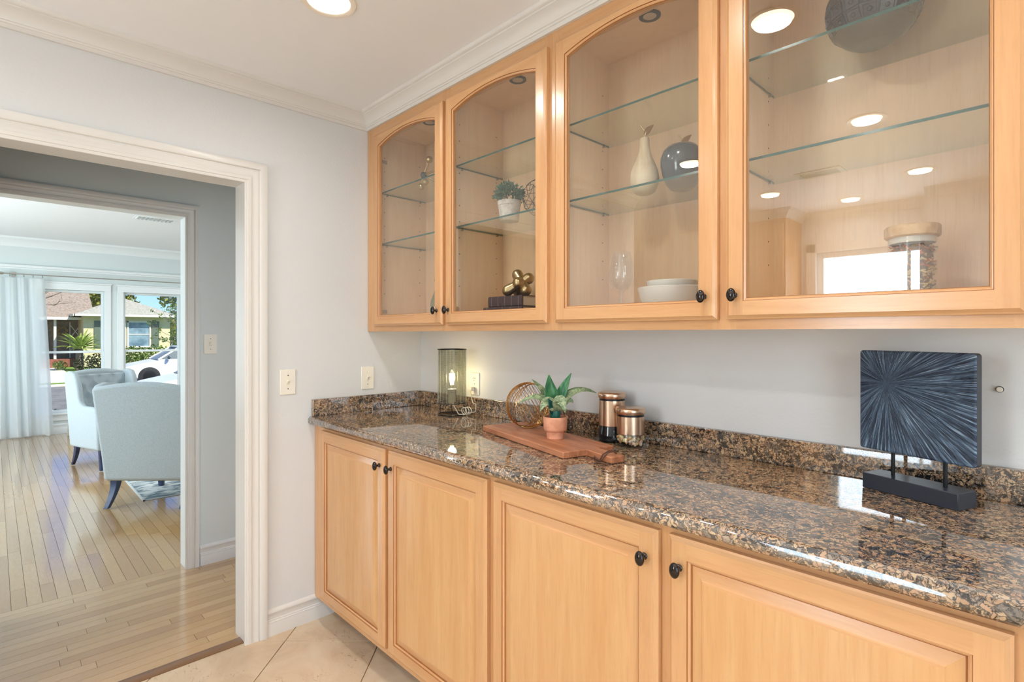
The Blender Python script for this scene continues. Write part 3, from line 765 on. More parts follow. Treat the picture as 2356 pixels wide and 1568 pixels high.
bl = part('bulb', MB().lathe([(.012, bz), (.013, bz + .012), (.019, bz + .03), (.0235, bz + .05), (.022, bz + .068), (.014, bz + .084), (.007, bz + .094), (0, bz + .097)], (lx, ly, 0), 24), 'clear_glass', lp)
fm = MB()
for k in range(6):
    t = 2 * PI * k / 6; fm.tube([(lx + .007 * math.cos(t), ly + .007 * math.sin(t), bz + .022), (lx + .011 * math.cos(t), ly + .011 * math.sin(t), bz + .074)], .0016, 6)
emit('filament', (255, 226, 170), 60.)
part('filament', fm, 'filament', bl)
lamp('bulb_light', 'POINT', (0, 0, bz + .05 - ZC), 1.3, (1, .84, .6), parent=lp, shadow_soft_size=.02)
rng = random.Random(11); cp = [(lx, ly, zb), (lx + .02, ly + .005, ZC + .03), (lx + .04, ly + .008, ZC + .004)]
for k in range(36):
    t = k * .52 - 1.5; cp.append((lx + .068 + (.021 + .0002 * k) * math.cos(t), ly + .012 + .0011 * k, ZC + .0205 + .0165 * math.sin(t)))
cp += [(.50, -.035, ZC + .012), (.50, -.03, ZC + .05), (.475, -.03, 1.0), (.4575, -.028, 1.04), (.4575, -.03, 1.062)]
part('cord', MB().tube(cp, .0022, 6), 'cord_white', lp)
part('plug', MB().box(.449, .466, -.032, -.008, 1.055, 1.075), 'plastic', lp, bevel=.004)

# ================================================================== cutting board and what stands on it
P0 = Vector((.844, -.288)); ex = Vector((.535, -.136)).normalized(); ey = Vector((-ex.y, ex.x)); BL, BW, BT = .552, .20, .021
ang = math.atan2(ex.y, ex.x)
bd = thing('cutting_board', 'brown wooden cutting board with handle lying on the granite', 'cutting board', (P0.x, P0.y, ZC), ang)
def rc(pts, r, n=4):
    """round the corners of a polygon"""
    out = []
    for i, p in enumerate(pts):
        p = Vector(p); a = (Vector(pts[i - 1]) - p).normalized(); b = (Vector(pts[(i + 1) % len(pts)]) - p).normalized()
        for k in range(n + 1):
            t = k / n; out.append(tuple(p + a * r * (1 - t) ** 2 + b * r * t ** 2))
    return out
h0, h1, HL = .088, .137, .122
poly = rc([(0, 0), (BL, 0), (BL, h0), (BL + HL, h0 - .004), (BL + HL, h1 + .002), (BL, h1), (BL, BW), (0, BW)], .006)
part('slab', MB().prism(poly, 0.0005, BT), 'board_wood', bd, local=True, bevel=.0025)
hx0 = BL + HL - .028; hy = (h0 + h1) / 2
th = MB().tube([(hx0, h1 - .01, BT + .002), (hx0, hy, BT + .012), (hx0 - .004, h0 + .012, BT + .010), (hx0 - .006, h0 - .007, BT + .002), (hx0 - .012, h0 - .012, .006), (hx0 - .03, h0 - .02, .003)], .0022, 6)
th.tube([(hx0, h1 - .008, BT + .002), (hx0 + .006, hy, BT + .010), (hx0 + .004, h0 + .006, BT + .008), (hx0 + .003, h0 - .007, BT), (hx0 - .004, h0 - .014, .008), (hx0 - .004, h0 - .03, .003), (hx0 + .03, h0 - .02, .003)], .0022, 6)
th.ring((hx0 - .012, h0 - .022, .010), .011, .0024, (.3, .6, .7), 20)
th.ring((hx0 - .016, h0 - .024, .008), .009, .0024, (.1, .9, .4), 20)
part('thong', th, 'leather', bd, local=True, label='knotted brown leather thong')
# gold orb of rings
oc = Vector((1.010, -.199, ZC + BT + .0885)); orad = .087
ob = thing('ring_orb', 'openwork gold orb of many thin metal rings on the board', 'ornament', (oc.x, oc.y, ZC + BT))
Fv = Vector((-.7197, .6943, 0)); Rv = Vector((.6943, .7197, 0)); Uv = Vector((0, 0, 1)); rng = random.Random(3)
axA = (-Fv * .88 + Rv * .42 + Uv * .16).normalized()
Dm = (Uv * .93 + Rv * .34).normalized(); n0 = (axA - Dm * axA.dot(Dm)).normalized(); n1 = Dm.cross(n0)
for k in range(11):
    th_ = R_(-42 + 7.6 * k + rng.uniform(-1.5, 1.5)); n = n0 * math.cos(th_) + n1 * math.sin(th_) + Dm * rng.uniform(-.07, .07)
    part('ring', MB().ring(oc, orad - rng.uniform(0, .003), .0014, n, 56), 'gold', ob)
nb = (Rv * .86 + Uv * .5 - Fv * .10).normalized()
for k in range(8):
    dd = -.026 + k * .0115; n = (nb + Uv * rng.uniform(-.03, .03)).normalized()
    part('ring', MB().ring(oc + n * dd, math.sqrt(max(orad ** 2 - dd ** 2, 1e-6)) - .001, .0010, n, 56), 'gold', ob)
# terracotta pot with a leafy plant
px, py, pz = 1.212, -.272, ZC + BT
pp = thing('potted_plant', 'small terracotta pot with broad-leaved green plant on the board', 'plant', (px, py, pz))
prof = [(0, pz), (.0285, pz), (.0295, pz + .001), (.0305, pz + .0225), (.032, pz + .0245), (.038, pz + .028), (.0405, pz + .034), (.0415, pz + .074), (.041, pz + .0755), (.0385, pz + .0755), (.0378, pz + .066), (.036, pz + .040), (0, pz + .038)]
part('pot', MB().lathe(prof, (px, py, 0), 48), 'terracotta', pp)
part('soil', MB().lathe([(0, pz + .062), (.0375, pz + .060)], (px, py, 0), 32), 'soil', pp)
part('stalk', MB().loft([[(px + r * math.cos(t), py + r * math.sin(t), z) for t in [2 * PI * k / 14 for k in range(14)]] for r, z in ((.017, pz + .058), (.018, pz + .075), (.0195, pz + .09), (.017, pz + .106), (.009, pz + .118))]), 'leaf_core', pp)
def leaf(root, mid, tip, w, mat, nrm=(0, 0, 1), cup=.25, name='leaf', n=14, parent=None, taper=.62):
    r, mm, t = Vector(root), Vector(mid), Vector(tip); P = []
    for i in range(n + 1):
        s = i / n; c = r * (1 - s) ** 2 + mm * 2 * s * (1 - s) + t * s * s
        d = (mm - r) * (1 - s) + (t - mm) * s; d = d.normalized(); side = d.cross(Vector(nrm))
        side = side.normalized() if side.length > 1e-4 else d.orthogonal().normalized(); up = side.cross(d)
        ww = w * (math.sin(PI * min(1, (s ** taper) * .98 + .01)) ** .85 + .10 * (1 - s)) * .5
        row = []
        for j in range(5):
            q = (j - 2) / 2; row.append(tuple(c + side * ww * q + up * ww * cup * q * q))
        P.append(row)
    return part(name, MB().grid(P), mat, parent, solid=.0006)
hb = Vector((px, py, pz + .085))
def V(r, u, f): return hb + Rv * r + Uv * u + Fv * f
for rt, md, tp, wdt, mt, nr in (
    (V(-.004, .02, -.005), V(-.026, .07, -.015), V(-.022, .135, -.004), .056, 'leaf_green', -Fv + Rv * .5),
    (V(.008, .02, .01), V(.022, .075, .012), V(.056, .140, .004), .038, 'leaf_green', -Fv * .8 - Rv * .4),
    (V(-.008, .02, .01), V(-.045, .085, .02), V(-.082, .118, .012), .030, 'leaf_pale', -Fv * .6 + Uv),
    (V(-.006, .016, -.012), V(-.055, .085, -.018), V(-.128, .036, -.012), .036, 'leaf_pale', Uv - Fv * .5),
    (V(-.002, .012, -.018), V(-.034, .075, -.036), V(-.055, .014, -.050), .036, 'leaf_pale', Uv * .4 - Fv),
    (V(.006, .012, -.018), V(.014, .085, -.045), V(.028, .012, -.064), .042, 'leaf_pale', Uv * .3 - Fv),
    (V(.012, .018, .004), V(.062, .105, .0), V(.142, .072, -.012), .038, 'leaf_pale', Uv - Fv * .6),
    (V(.014, .014, -.004), V(.048, .062, -.02), V(.060, .040, -.020), .030, 'leaf_pale', Uv - Fv * .8),
    (V(-.006, 0, -.012), V(-.012, .028, -.028), V(-.026, .056, -.034), .028, 'leaf_core', -Fv + Rv * .4)):
    leaf(rt, md, tp, wdt, mt, nr, .35, parent=pp)

# ================================================================== canisters
def canister(x, y, h, r, label, tall):
    z = ZC; t = thing('canister', label, 'canister', (x, y, z), group='copper canisters with glass bases')
    hl = .024; zs = z + (.057 if tall else .045)
    glass = [(0, z + .001), (r * .98, z + .001), (r * 1.07, z + .006), (r * 1.09, z + .014), (r * 1.04, z + .03), (r * .97, zs - .002), (r * .96, z + h - hl - .004)]
    part('glass_jar', MB().lathe(glass, (x, y, 0), 48), 'smoke_glass' if tall else 'clear_glass', t)
    zl = z + h - hl - .006
    part('metal_sleeve', MB().lathe([(r * .965, zs), (r * .99, zs), (r * .99, zl), (r * .965, zl)], (x, y, 0), 64), 'copper', t, label='brushed copper sleeve')
    part('seal', MB().lathe([(r * .93, zl), (r * .95, zl + .003), (r * .93, zl + .007)], (x, y, 0), 40), 'black_metal', t)
    zk = zl + .006
    part('lid', MB().lathe([(r * .94, zk), (r * 1.0, zk + .001), (r * 1.05, zk + .007), (r * 1.06, zk + .014), (r * 1.03, zk + .020), (r * .97, zk + .0225), (r * .88, zk + .0235), (0, zk + .0235)], (x, y, 0), 64), 'copper', t)
    rg = random.Random(5 if tall else 8)
    if tall:
        part('contents', MB().lathe([(0, z + .004), (r * .94, z + .004), (r * 1.0, z + .014), (r * .92, zs + .02), (0, zs + .024)], (x, y, 0), 32), 'dark_beans', t)
    else:
        mbs = [MB(), MB(), MB()]
        for k in range(110):
            a = rg.uniform(0, 2 * PI); q = r * .86 * math.sqrt(rg.uniform(.35, 1)); zz = z + .010 + rg.random() * .030
            mbs[k % 3].sphere((x + q * math.cos(a), y + q * math.sin(a), zz), 1, 8, 6, sc=(.008, .006, .004), rot=Euler((rg.uniform(0, 3), rg.uniform(0, 3), rg.uniform(0, 3))).to_matrix())
        for q, mt in zip(mbs, ('snack_a', 'snack_b', 'snack_c')):
            so = part('snack_pieces', q, mt, t); so['kind'] = 'stuff'
canister(1.311, -.077, .176, .0475, 'tall copper canister with dark glass base, nearest the wall', True)
canister(1.412, -.112, .134, .0475, 'short copper canister with colourful contents in its glass base', False)

# ================================================================== starburst panel on a stand
A0 = Vector((2.092, -.111)); dx = Vector((.939, -.344)); an = math.atan2(dx.y, dx.x)
sp = thing('starburst_sculpture', 'square charcoal carved starburst panel on a black block stand', 'sculpture', (A0.x, A0.y, ZC), an)
g = G('burnt_wood', (50, 58, 68), .45); co = g.obj(); sx_ = g.add('SeparateXYZ', {'Vector': co})
ux = g.math('SUBTRACT', sx_.outputs[0], .041); uz = g.math('SUBTRACT', sx_.outputs[2], .262)
an_ = g.math('ARCTAN2', uz, ux); rd_ = g.math('SQRT', g.math('ADD', g.math('MULTIPLY', ux, ux), g.math('MULTIPLY', uz, uz)))
pv = g.add('CombineXYZ', {'X': g.math('MULTIPLY', an_, 34.), 'Y': g.math('MULTIPLY', rd_, 7.), 'Z': 0.}).outputs[0]
pv2 = g.add('CombineXYZ', {'X': g.math('MULTIPLY', an_, 90.), 'Y': g.math('MULTIPLY', rd_, 14.), 'Z': 5.}).outputs[0]
st1 = g.noise(pv, 1., 3, .6); st2 = g.noise(pv2, 1., 3, .7); sg_ = g.math('ADD', g.math('MULTIPLY', st1, .5), g.math('MULTIPLY', st2, .5))
g.color(g.ramp(sg_, [(.38, (18, 25, 38)), (.49, (46, 62, 84)), (.56, (98, 122, 146)), (.64, (164, 184, 202))])); g.bump(sg_, .6, .004); M['burnt_wood'] = g.m
g = G('black_block', (36, 42, 54), .36); M['black_block'] = g.m
part('block', MB().box(0, .206, 0, .0705, .0006, .038), 'black_block', sp, local=True, bevel=.0015)
for xx in (.051, .163):
    part('rod', MB().tube([(xx, .037, .037), (xx, .037, .105)], .0042, 12), 'black_metal', sp, local=True)
# carved panel: relief of radial ridges about an off-centre point
px0, px1, pz0, pz1 = -.023, .227, .0945, .3415; cxs, czs = .041, .262; nx_, nz_ = 200, 200
rgs = random.Random(21); NA = 130
ph = [rgs.random() for _ in range(NA + 1)]; am = [rgs.uniform(.35, 1.) for _ in range(NA + 1)]
def relief(x, z):
    a = (math.atan2(z - czs, x - cxs) + PI) / (2 * PI) * NA; d = math.hypot(x - cxs, z - czs)
    a2 = a * 1.0 + .8 * math.sin(d * 70 + a); k = int(a2) % NA; f = a2 - math.floor(a2)
    h = abs(2 * f - 1) ** .7 * am[k]
    if d > .07: 
        b = a * 2.0 + .6 * math.sin(d * 50 + 2 * a); kb = int(b * 1) % NA; fb = b - math.floor(b); h = .5 * h + .5 * abs(2 * fb - 1) ** .7 * am[kb]
    return h * .0030 * min(1, d / .012)
P = []
def edge_round(x, z, yb):
    return yb
yf, yb_ = .026, .046
for i in range(nz_ + 1):
    row = []
    for j in range(nx_ + 1):
        x = px0 + (px1 - px0) * j / nx_; z = pz0 + (pz1 - pz0) * i / nz_
        rr_ = .008; ddx = max(px0 + rr_ - x, x - px1 + rr_, 0); ddz = max(pz0 + rr_ - z, z - pz1 + rr_, 0)
        if ddx and ddz:
            q = math.hypot(ddx, ddz)
            if q > rr_:
                s_ = rr_ / q; x = (px0 + rr_ - ddx * s_) if x < (px0 + px1) / 2 else (px1 - rr_ + ddx * s_); z = (pz0 + rr_ - ddz * s_) if z < (pz0 + pz1) / 2 else (pz1 - rr_ + ddz * s_)
        e = min(x - px0, px1 - x, z - pz0, pz1 - z)
        row.append((x, yf - relief(x, z) * min(1, e / .004) + (.0015 if e < .002 else 0), z))
    P.append(row)
pm = MB().grid(P, smooth=False)
bord = [P[0][j] for j in range(nx_ + 1)] + [P[i][nx_] for i in range(1, nz_ + 1)] + [P[nz_][j] for j in range(nx_ - 1, -1, -1)] + [P[i][0] for i in range(nz_ - 1, 0, -1)]
pm.loft([bord, [(a, yf + .004, c) for a, b, c in bord], [(a, yb_, c) for a, b, c in bord]], caps=False, smooth=False, mi=1)
pm._a([(a, yb_, c) for a, b, c in bord], [tuple(range(len(bord)))], 1)
part('carved_panel', pm, ['burnt_wood', 'black_block'], sp, local=True, label='panel carved with rays from one point')

# ================================================================== things inside the wall cabinets
S1, S2 = 2.0322, 1.7782          # glass shelf tops
# --- cabinet 1: molecule ornament, glass bottle
mo = Vector((.29, -.17, S1)); mt_ = thing('molecule_ornament', 'gold ball-and-rod molecule ornament on the upper glass shelf', 'ornament', mo)
nodes = [Vector((-.041, 0, .0172)), Vector((.039, -.03, .0172)), Vector((.055, .05, .0172)), Vector((-.018, 0, .068)), Vector((.028, 0, .133)), Vector((.09, .01, .075))]
nodes = [n + mo for n in nodes]
part('ball', MB().sphere(nodes[0], .017), 'pale_gold', mt_)
for n in (1, 2, 4, 5): part('ball', MB().sphere(nodes[n], .017), 'pale_gold', mt_)
part('ball', MB().sphere(nodes[3], .017), 'slate_glaze', mt_)
for a, b in ((0, 3), (1, 3), (2, 3), (3, 4), (3, 5)): part('rod', MB().tube([nodes[a], nodes[b]], .005, 10), 'pale_gold', mt_)
bo = thing('glass_bottle', 'pale green glass bottle with white label behind the corner door', 'bottle', (.395, -.175, BOT))
part('body', MB().lathe([(0, BOT + .001), (.036, BOT + .001), (.038, BOT + .006), (.038, BOT + .075), (.034, BOT + .10), (.020, BOT + .135), (.0145, BOT + .155), (.0145, BOT + .188), (.017, BOT + .19), (.017, BOT + .2)], (.395, -.175, 0), 32), 'green_glass', bo)
part('label', MB().lathe([(.0385, BOT + .018), (.0385, BOT + .07)], (.395, -.175, 0), 32), 'white_ceramic', bo)
# --- cabinet 2: boxwood pot, wire sphere, books, jack
bx, by = .895, -.19
bp = thing('boxwood_plant', 'round clipped boxwood in a whitewashed pot on the glass shelf', 'plant', (bx, by, S2))
part('pot', MB().lathe([(0, S2 + .0006), (.037, S2 + .0006), (.0375, S2 + .002), (.0445, S2 + .062), (.0465, S2 + .063), (.0475, S2 + .08), (.0455, S2 + .081), (.043, S2 + .064), (0, S2 + .062)], (bx, by, 0), 36), 'pot_white', bp)
rg = random.Random(2); lm = MB(); cc = Vector((bx, by, S2 + .098))
for k in range(640):
    v = Vector((rg.gauss(0, 1), rg.gauss(0, 1), rg.gauss(.35, .8)))
    if v.length < .1: continue
    v.normalize()
    if v.z < -.35: v.z *= -.5; v.normalize()
    R0 = rg.uniform(.034, .066); c0 = cc + Vector((v.x * R0 * 1.0, v.y * R0 * 1.0, v.z * R0 * .95))
    d = (v + Vector((rg.uniform(-.5, .5), rg.uniform(-.5, .5), rg.uniform(.0, .7)))).normalized(); sd = d.cross(Vector((rg.uniform(-1, 1), rg.uniform(-1, 1), rg.uniform(-1, 1)))).normalized()
    L, W_ = rg.uniform(.012, .02), rg.uniform(.0035, .0052); up = sd.cross(d)
    lm._a([c0 - d * L * .4, c0 + sd * W_ + up * .001, c0 + d * L * .6, c0 - sd * W_ + up * .001], [(0, 1, 2), (0, 2, 3)], 0, False)
lo = part('foliage', lm, 'box_leaf', bp); lo['kind'] = 'stuff'
wsx = Vector((1.045, -.165, S2 + .074)); wt = thing('wire_sphere', 'geometric brown wire sphere beside the boxwood', 'ornament', (wsx.x, wsx.y, S2))
bm = bmesh.new(); bmesh.ops.create_icosphere(bm, subdivisions=2, radius=.074); rg = random.Random(6); wmb = MB()
es = [(e.verts[0].co.copy(), e.verts[1].co.copy()) for e in bm.edges]; vsx = [v.co.copy() for v in bm.verts]; bm.free()
for a, b in es:
    if rg.random() < .62: wmb.tube([wsx + a, wsx + b], .0011, 5)
for k in range(26):
    a, b = rg.sample(vsx, 2)
    if (a - b).length < .085: wmb.tube([wsx + a, wsx + b], .0010, 5)
part('wire_frame', wmb, 'brown_wire', wt)
def book(x0, x1, y0, y1, z0, z1, label):
    t = thing('book', label, 'book', ((x0 + x1) / 2, (y0 + y1) / 2, z0), group='two dark books stacked in the cabinet')
    c = MB().box(x0, x1, y0 + .004, y1, z0, z0 + .003).box(x0, x1, y0 + .004, y1, z1 - .003, z1)
    c.prism([(y0 + .006, z0), (y0 + .0015, z0 + .004), (y0, (z0 + z1) / 2), (y0 + .0015, z1 - .004), (y0 + .006, z1), (y0 + .009, z1), (y0 + .009, z0)], x0, x1, 'x')
    part('cover', c, 'book_cover', t); part('pages', B(x0 + .004, x1 - .004, y0 + .008, y1 - .004, z0 + .003, z1 - .003), 'paper', t)
    for k in range(5):
        xx = x0 + .02 + (x1 - x0 - .04) * k / 4; part('spine_band', MB().prism([(y0 + .005, z0), (y0 + .0005, z0 + .004), (y0 - .001, (z0 + z1) / 2), (y0 + .0005, z1 - .004), (y0 + .005, z1)], xx, xx + .0025, 'x'), 'book_line', t)
book(.775, 1.00, -.225, -.06, BOT + .0005, 1.4365, 'lower of two dark plum books, longer and mostly hidden')
book(.80, .995, -.22, -.065, 1.437, 1.4795, 'upper dark plum book under the gold knot')
jk = Vector((.905, -.15, 1.480)); jt = thing('knot_sculpture', 'brass lobed knot sculpture resting on the books', 'sculpture', jk)
jm = MB(); jc = jk + Vector((0, 0, .046))
def capsule(mb, a, b, r0, r1, n=10):
    a, b = Vector(a), Vector(b); d = (b - a).normalized(); L = (b - a).length
    q = d.to_track_quat('Z', 'Y').to_matrix(); prof = [(0, -r1)]
    prof += [(r1 * math.sin(t), -r1 * math.cos(t)) for t in [PI / 2 * k / 5 for k in range(1, 6)]]
    prof += [(r0, L * .5)]
    prof += [(r1 * math.cos(t), L + r1 * math.sin(t)) for t in [PI / 2 * k / 5 for k in range(0, 5)]] + [(0, L + r1)]
    mb.lathe(prof, a, 20, rot=q)
capsule(jm, jc + Rv * -.042 - Uv * .021, jc + Rv * .042 + Uv * .027, .0175, .0235)
capsule(jm, jc + Rv * .030 - Uv * .022 - Fv * .03, jc - Rv * .002 + Uv * .042 + Fv * .012, .0175, .0235)
capsule(jm, jc + Fv * .046 - Uv * .020, jc - Fv * .036 + Uv * .006, .0175, .0235)
part('lobes', jm, 'pale_gold', jt)
# --- cabinet 3: pear, apple, wine glasses, bowls
def gold_leaf(parent, root, h, lean):
    part('stem', MB().tube([root, root + Rv * lean * .3 + Uv * h * .45, root - Rv * .006 + Uv * h * .75, root - Rv * .012 + Uv * h], [.0028, .0022, .002, .0026], 8), 'pale_gold', parent)
    leaf(root + Uv * h * .35, root + Rv * .008 + Uv * h * .62, root + Rv * .030 + Uv * h * 1.05, .020, 'pale_gold', (Fv * -1 + Rv * .6), .3, 'leaf', 10, parent)
pr = Vector((1.500, -.165, S2)); pt = thing('pear_ornament', 'tall whitewashed wooden pear with a gold stem and leaf', 'ornament', pr)
part('body', MB().lathe([(0, S2 + .0008), (.022, S2 + .001), (.034, S2 + .008), (.043, S2 + .028), (.0465, S2 + .05), (.043, S2 + .074), (.034, S2 + .098), (.0245, S2 + .12), (.019, S2 + .14), (.0165, S2 + .16), (.0165, S2 + .174), (.0145, S2 + .182), (.006, S2 + .184), (0, S2 + .182)], (pr.x, pr.y, 0), 36), 'pear_wood', pt)
gold_leaf(pt, Vector((pr.x, pr.y, S2 + .182)), .042, .02)
ap = Vector((1.610, -.125, S2)); at_ = thing('apple_ornament', 'dark slate-blue apple ornament with a gold stem and leaf', 'ornament', ap)
part('body', MB().lathe([(0, S2 + .006), (.014, S2 + .004), (.026, S2 + .0012), (.036, S2 + .004), (.050, S2 + .022), (.060, S2 + .05), (.066, S2 + .08), (.066, S2 + .102), (.058, S2 + .124), (.044, S2 + .138), (.026, S2 + .143), (.012, S2 + .139), (0, S2 + .130)], (ap.x, ap.y, 0), 40), 'slate_glaze', at_)
gold_leaf(at_, Vector((ap.x, ap.y, S2 + .133)), .040, -.01)
def wine_glass(x, y, label):
    z = BOT; t = thing('wine_glass', label, 'wine glass', (x, y, z), group='wine glasses beside the bowls')
    part('foot', MB().lathe([(0, z + .001), (.034, z + .001), (.034, z + .0022), (.008, z + .005), (.0042, z + .011), (.0038, z + .03), (.0038, z + .078), (.006, z + .086)], (x, y, 0), 28), 'goblet_glass', t)
    part('bowl', MB().lathe([(0, z + .085), (.010, z + .087), (.028, z + .10), (.0385, z + .122), (.041, z + .142), (.038, z + .17), (.0325, z + .2), (.029, z + .216)], (x, y, 0), 36), 'goblet_glass', t)
wine_glass(1.372, -.115, 'clear wine glass, the rear one of the pair')
wine_glass(1.424, -.182, 'clear wine glass, the front one of the pair')
def bowl(x, y, z, r, h, label):
    t = thing('bowl', label, 'bowl', (x, y, z), group='white bowls stacked in the cabinet')
    part('shell', MB().lathe([(0, z + .001), (r * .55, z + .001), (r * .72, z + .008), (r * .92, z + h * .55), (r, z + h - .002), (r - .002, z + h), (r - .005, z + h - .001), (r * .88, z + h * .55), (r * .68, z + .012), (0, z + .010)], (x, y, 0), 48), 'white_ceramic', t)
bowl(1.598, -.165, BOT, .105, .088, 'larger white bowl at the bottom of the stack')
bowl(1.600, -.168, BOT + .040, .078, .068, 'smaller white bowl nested in the larger one')
# --- cabinet 4: carved ball, pasta jar
vb = Vector((2.12, -.135, S1)); vt4 = thing('carved_ball_vase', 'dark round vase carved with studded square tiles', 'vase', vb)
vr = .0985; vc = vb + Vector((0, 0, vr * .93))
prof = [(0, -vr * .92), (vr * .36, -vr * .92)] + [(vr * math.cos(t), vr * math.sin(t)) for t in [R_(-66 + 9 * k) for k in range(16)]] + [(vr * .36, vr * .93), (vr * .30, vr * .98), (0, vr * .95)]
part('body', MB().lathe(prof, vc, 40), 'charcoal_glaze', vt4)
def tile_mesh(w, h):
    mb = MB(); n = 4
    L = [[(-w, -h, 0), (w, -h, 0), (w, h, 0), (-w, h, 0)], [(-w * .96, -h * .96, .003), (w * .96, -h * .96, .003), (w * .96, h * .96, .003), (-w * .96, h * .96, .003)],
         [(-w * .80, -h * .78, .003), (w * .80, -h * .78, .003), (w * .80, h * .78, .003), (-w * .80, h * .78, .003)], [(-w * .74, -h * .72, .001), (w * .74, -h * .72, .001), (w * .74, h * .72, .001), (-w * .74, h * .72, .001)]]
    mb.loft(L, smooth=False); q = min(w, h) * .42
    mb.lathe([(q, .0008), (q * .9, .003), (q * .5, .0048), (0, .0054)], (0, 0, 0), 12)
    return mb
for row in range(5):
    lat = R_(-26 + 17 * row); nrow = 16; r_c = vr * math.cos(lat)
    tm = tile_mesh(PI * r_c / nrow * .93, vr * R_(17) * .46); proto = None
    for k in range(nrow):
        lon = 2 * PI * (k + .5 * (row % 2) * 0) / nrow + R_(8)
        nrm = Vector((math.cos(lat) * math.cos(lon), math.cos(lat) * math.sin(lon), math.sin(lat)))
        ee = Vector((-math.sin(lon), math.cos(lon), 0)); nn = nrm.cross(ee)
        mtx = Matrix((ee, nn, nrm)).transposed().to_4x4(); mtx.translation = vc - vb + nrm * (vr * .985)
        if proto is None: proto = part('tile', tm, 'charcoal_glaze', vt4, local=True); o = proto
        else: o = bpy.data.objects.new('tile', proto.data); C.objects.link(o); o.parent = vt4
        o.matrix_local = mtx
jx, jy = 2.203, -.17; z = BOT
jr = thing('pasta_jar', 'glass jar of pasta with a round wooden lid', 'jar', (jx, jy, z))
part('glass', MB().lathe([(0, z + .001), (.044, z + .001), (.047, z + .005), (.047, z + .16), (.045, z + .160), (.045, z + .006), (0, z + .005)], (jx, jy, 0), 40), 'clear_glass', jr)
ld = part('lid', MB().lathe([(0, z + .163), (.050, z + .163), (.053, z + .166), (.053, z + .186), (.050, z + .190), (0, z + .190)], (jx, jy, 0), 44), 'lid_wood', jr)
part('gasket', MB().lathe([(.043, z + .150), (.0445, z + .152), (.0445, z + .1628), (.040, z + .1628)], (jx, jy, 0), 32), 'white_ceramic', ld)
rg = random.Random(9); pmb = [MB(), MB(), MB()]
for k in range(330):
    a = rg.uniform(0, 2 * PI); q = .039 * math.sqrt(rg.uniform(.45, 1)); zz = z + .010 + rg.random() * .135
    c = Vector((jx + q * math.cos(a), jy + q * math.sin(a), zz)); d = Vector((rg.gauss(0, 1), rg.gauss(0, 1), rg.gauss(0, .5))).normalized(); e = d.orthogonal().normalized(); h = d.cross(e)
    pts = [c + d * (t * .010) + (e * math.cos(t * 5) + h * math.sin(t * 5)) * .0024 for t in (-1, -.5, 0, .5, 1)]
    pts = [Vector((min(max(p.x - jx, -.043), .043) + jx, min(max(p.y - jy, -.043), .043) + jy, p.z)) for p in pts]
    pmb[0 if zz < z + .09 and rg.random() < .8 else rg.choice((0, 1, 2))].tube(pts, .0021, 5)
for q, mt in zip(pmb, ('pasta', 'pasta_orange', 'pasta_brown')):
    o = part('pasta_pieces', q, mt, jr); o['kind'] = 'stuff'
o = part('pasta_core', MB().lathe([(0, z + .007), (.036, z + .007), (.036, z + .14), (0, z + .145)], (jx, jy, 0), 24), 'pasta_brown', jr); o['kind'] = 'stuff'

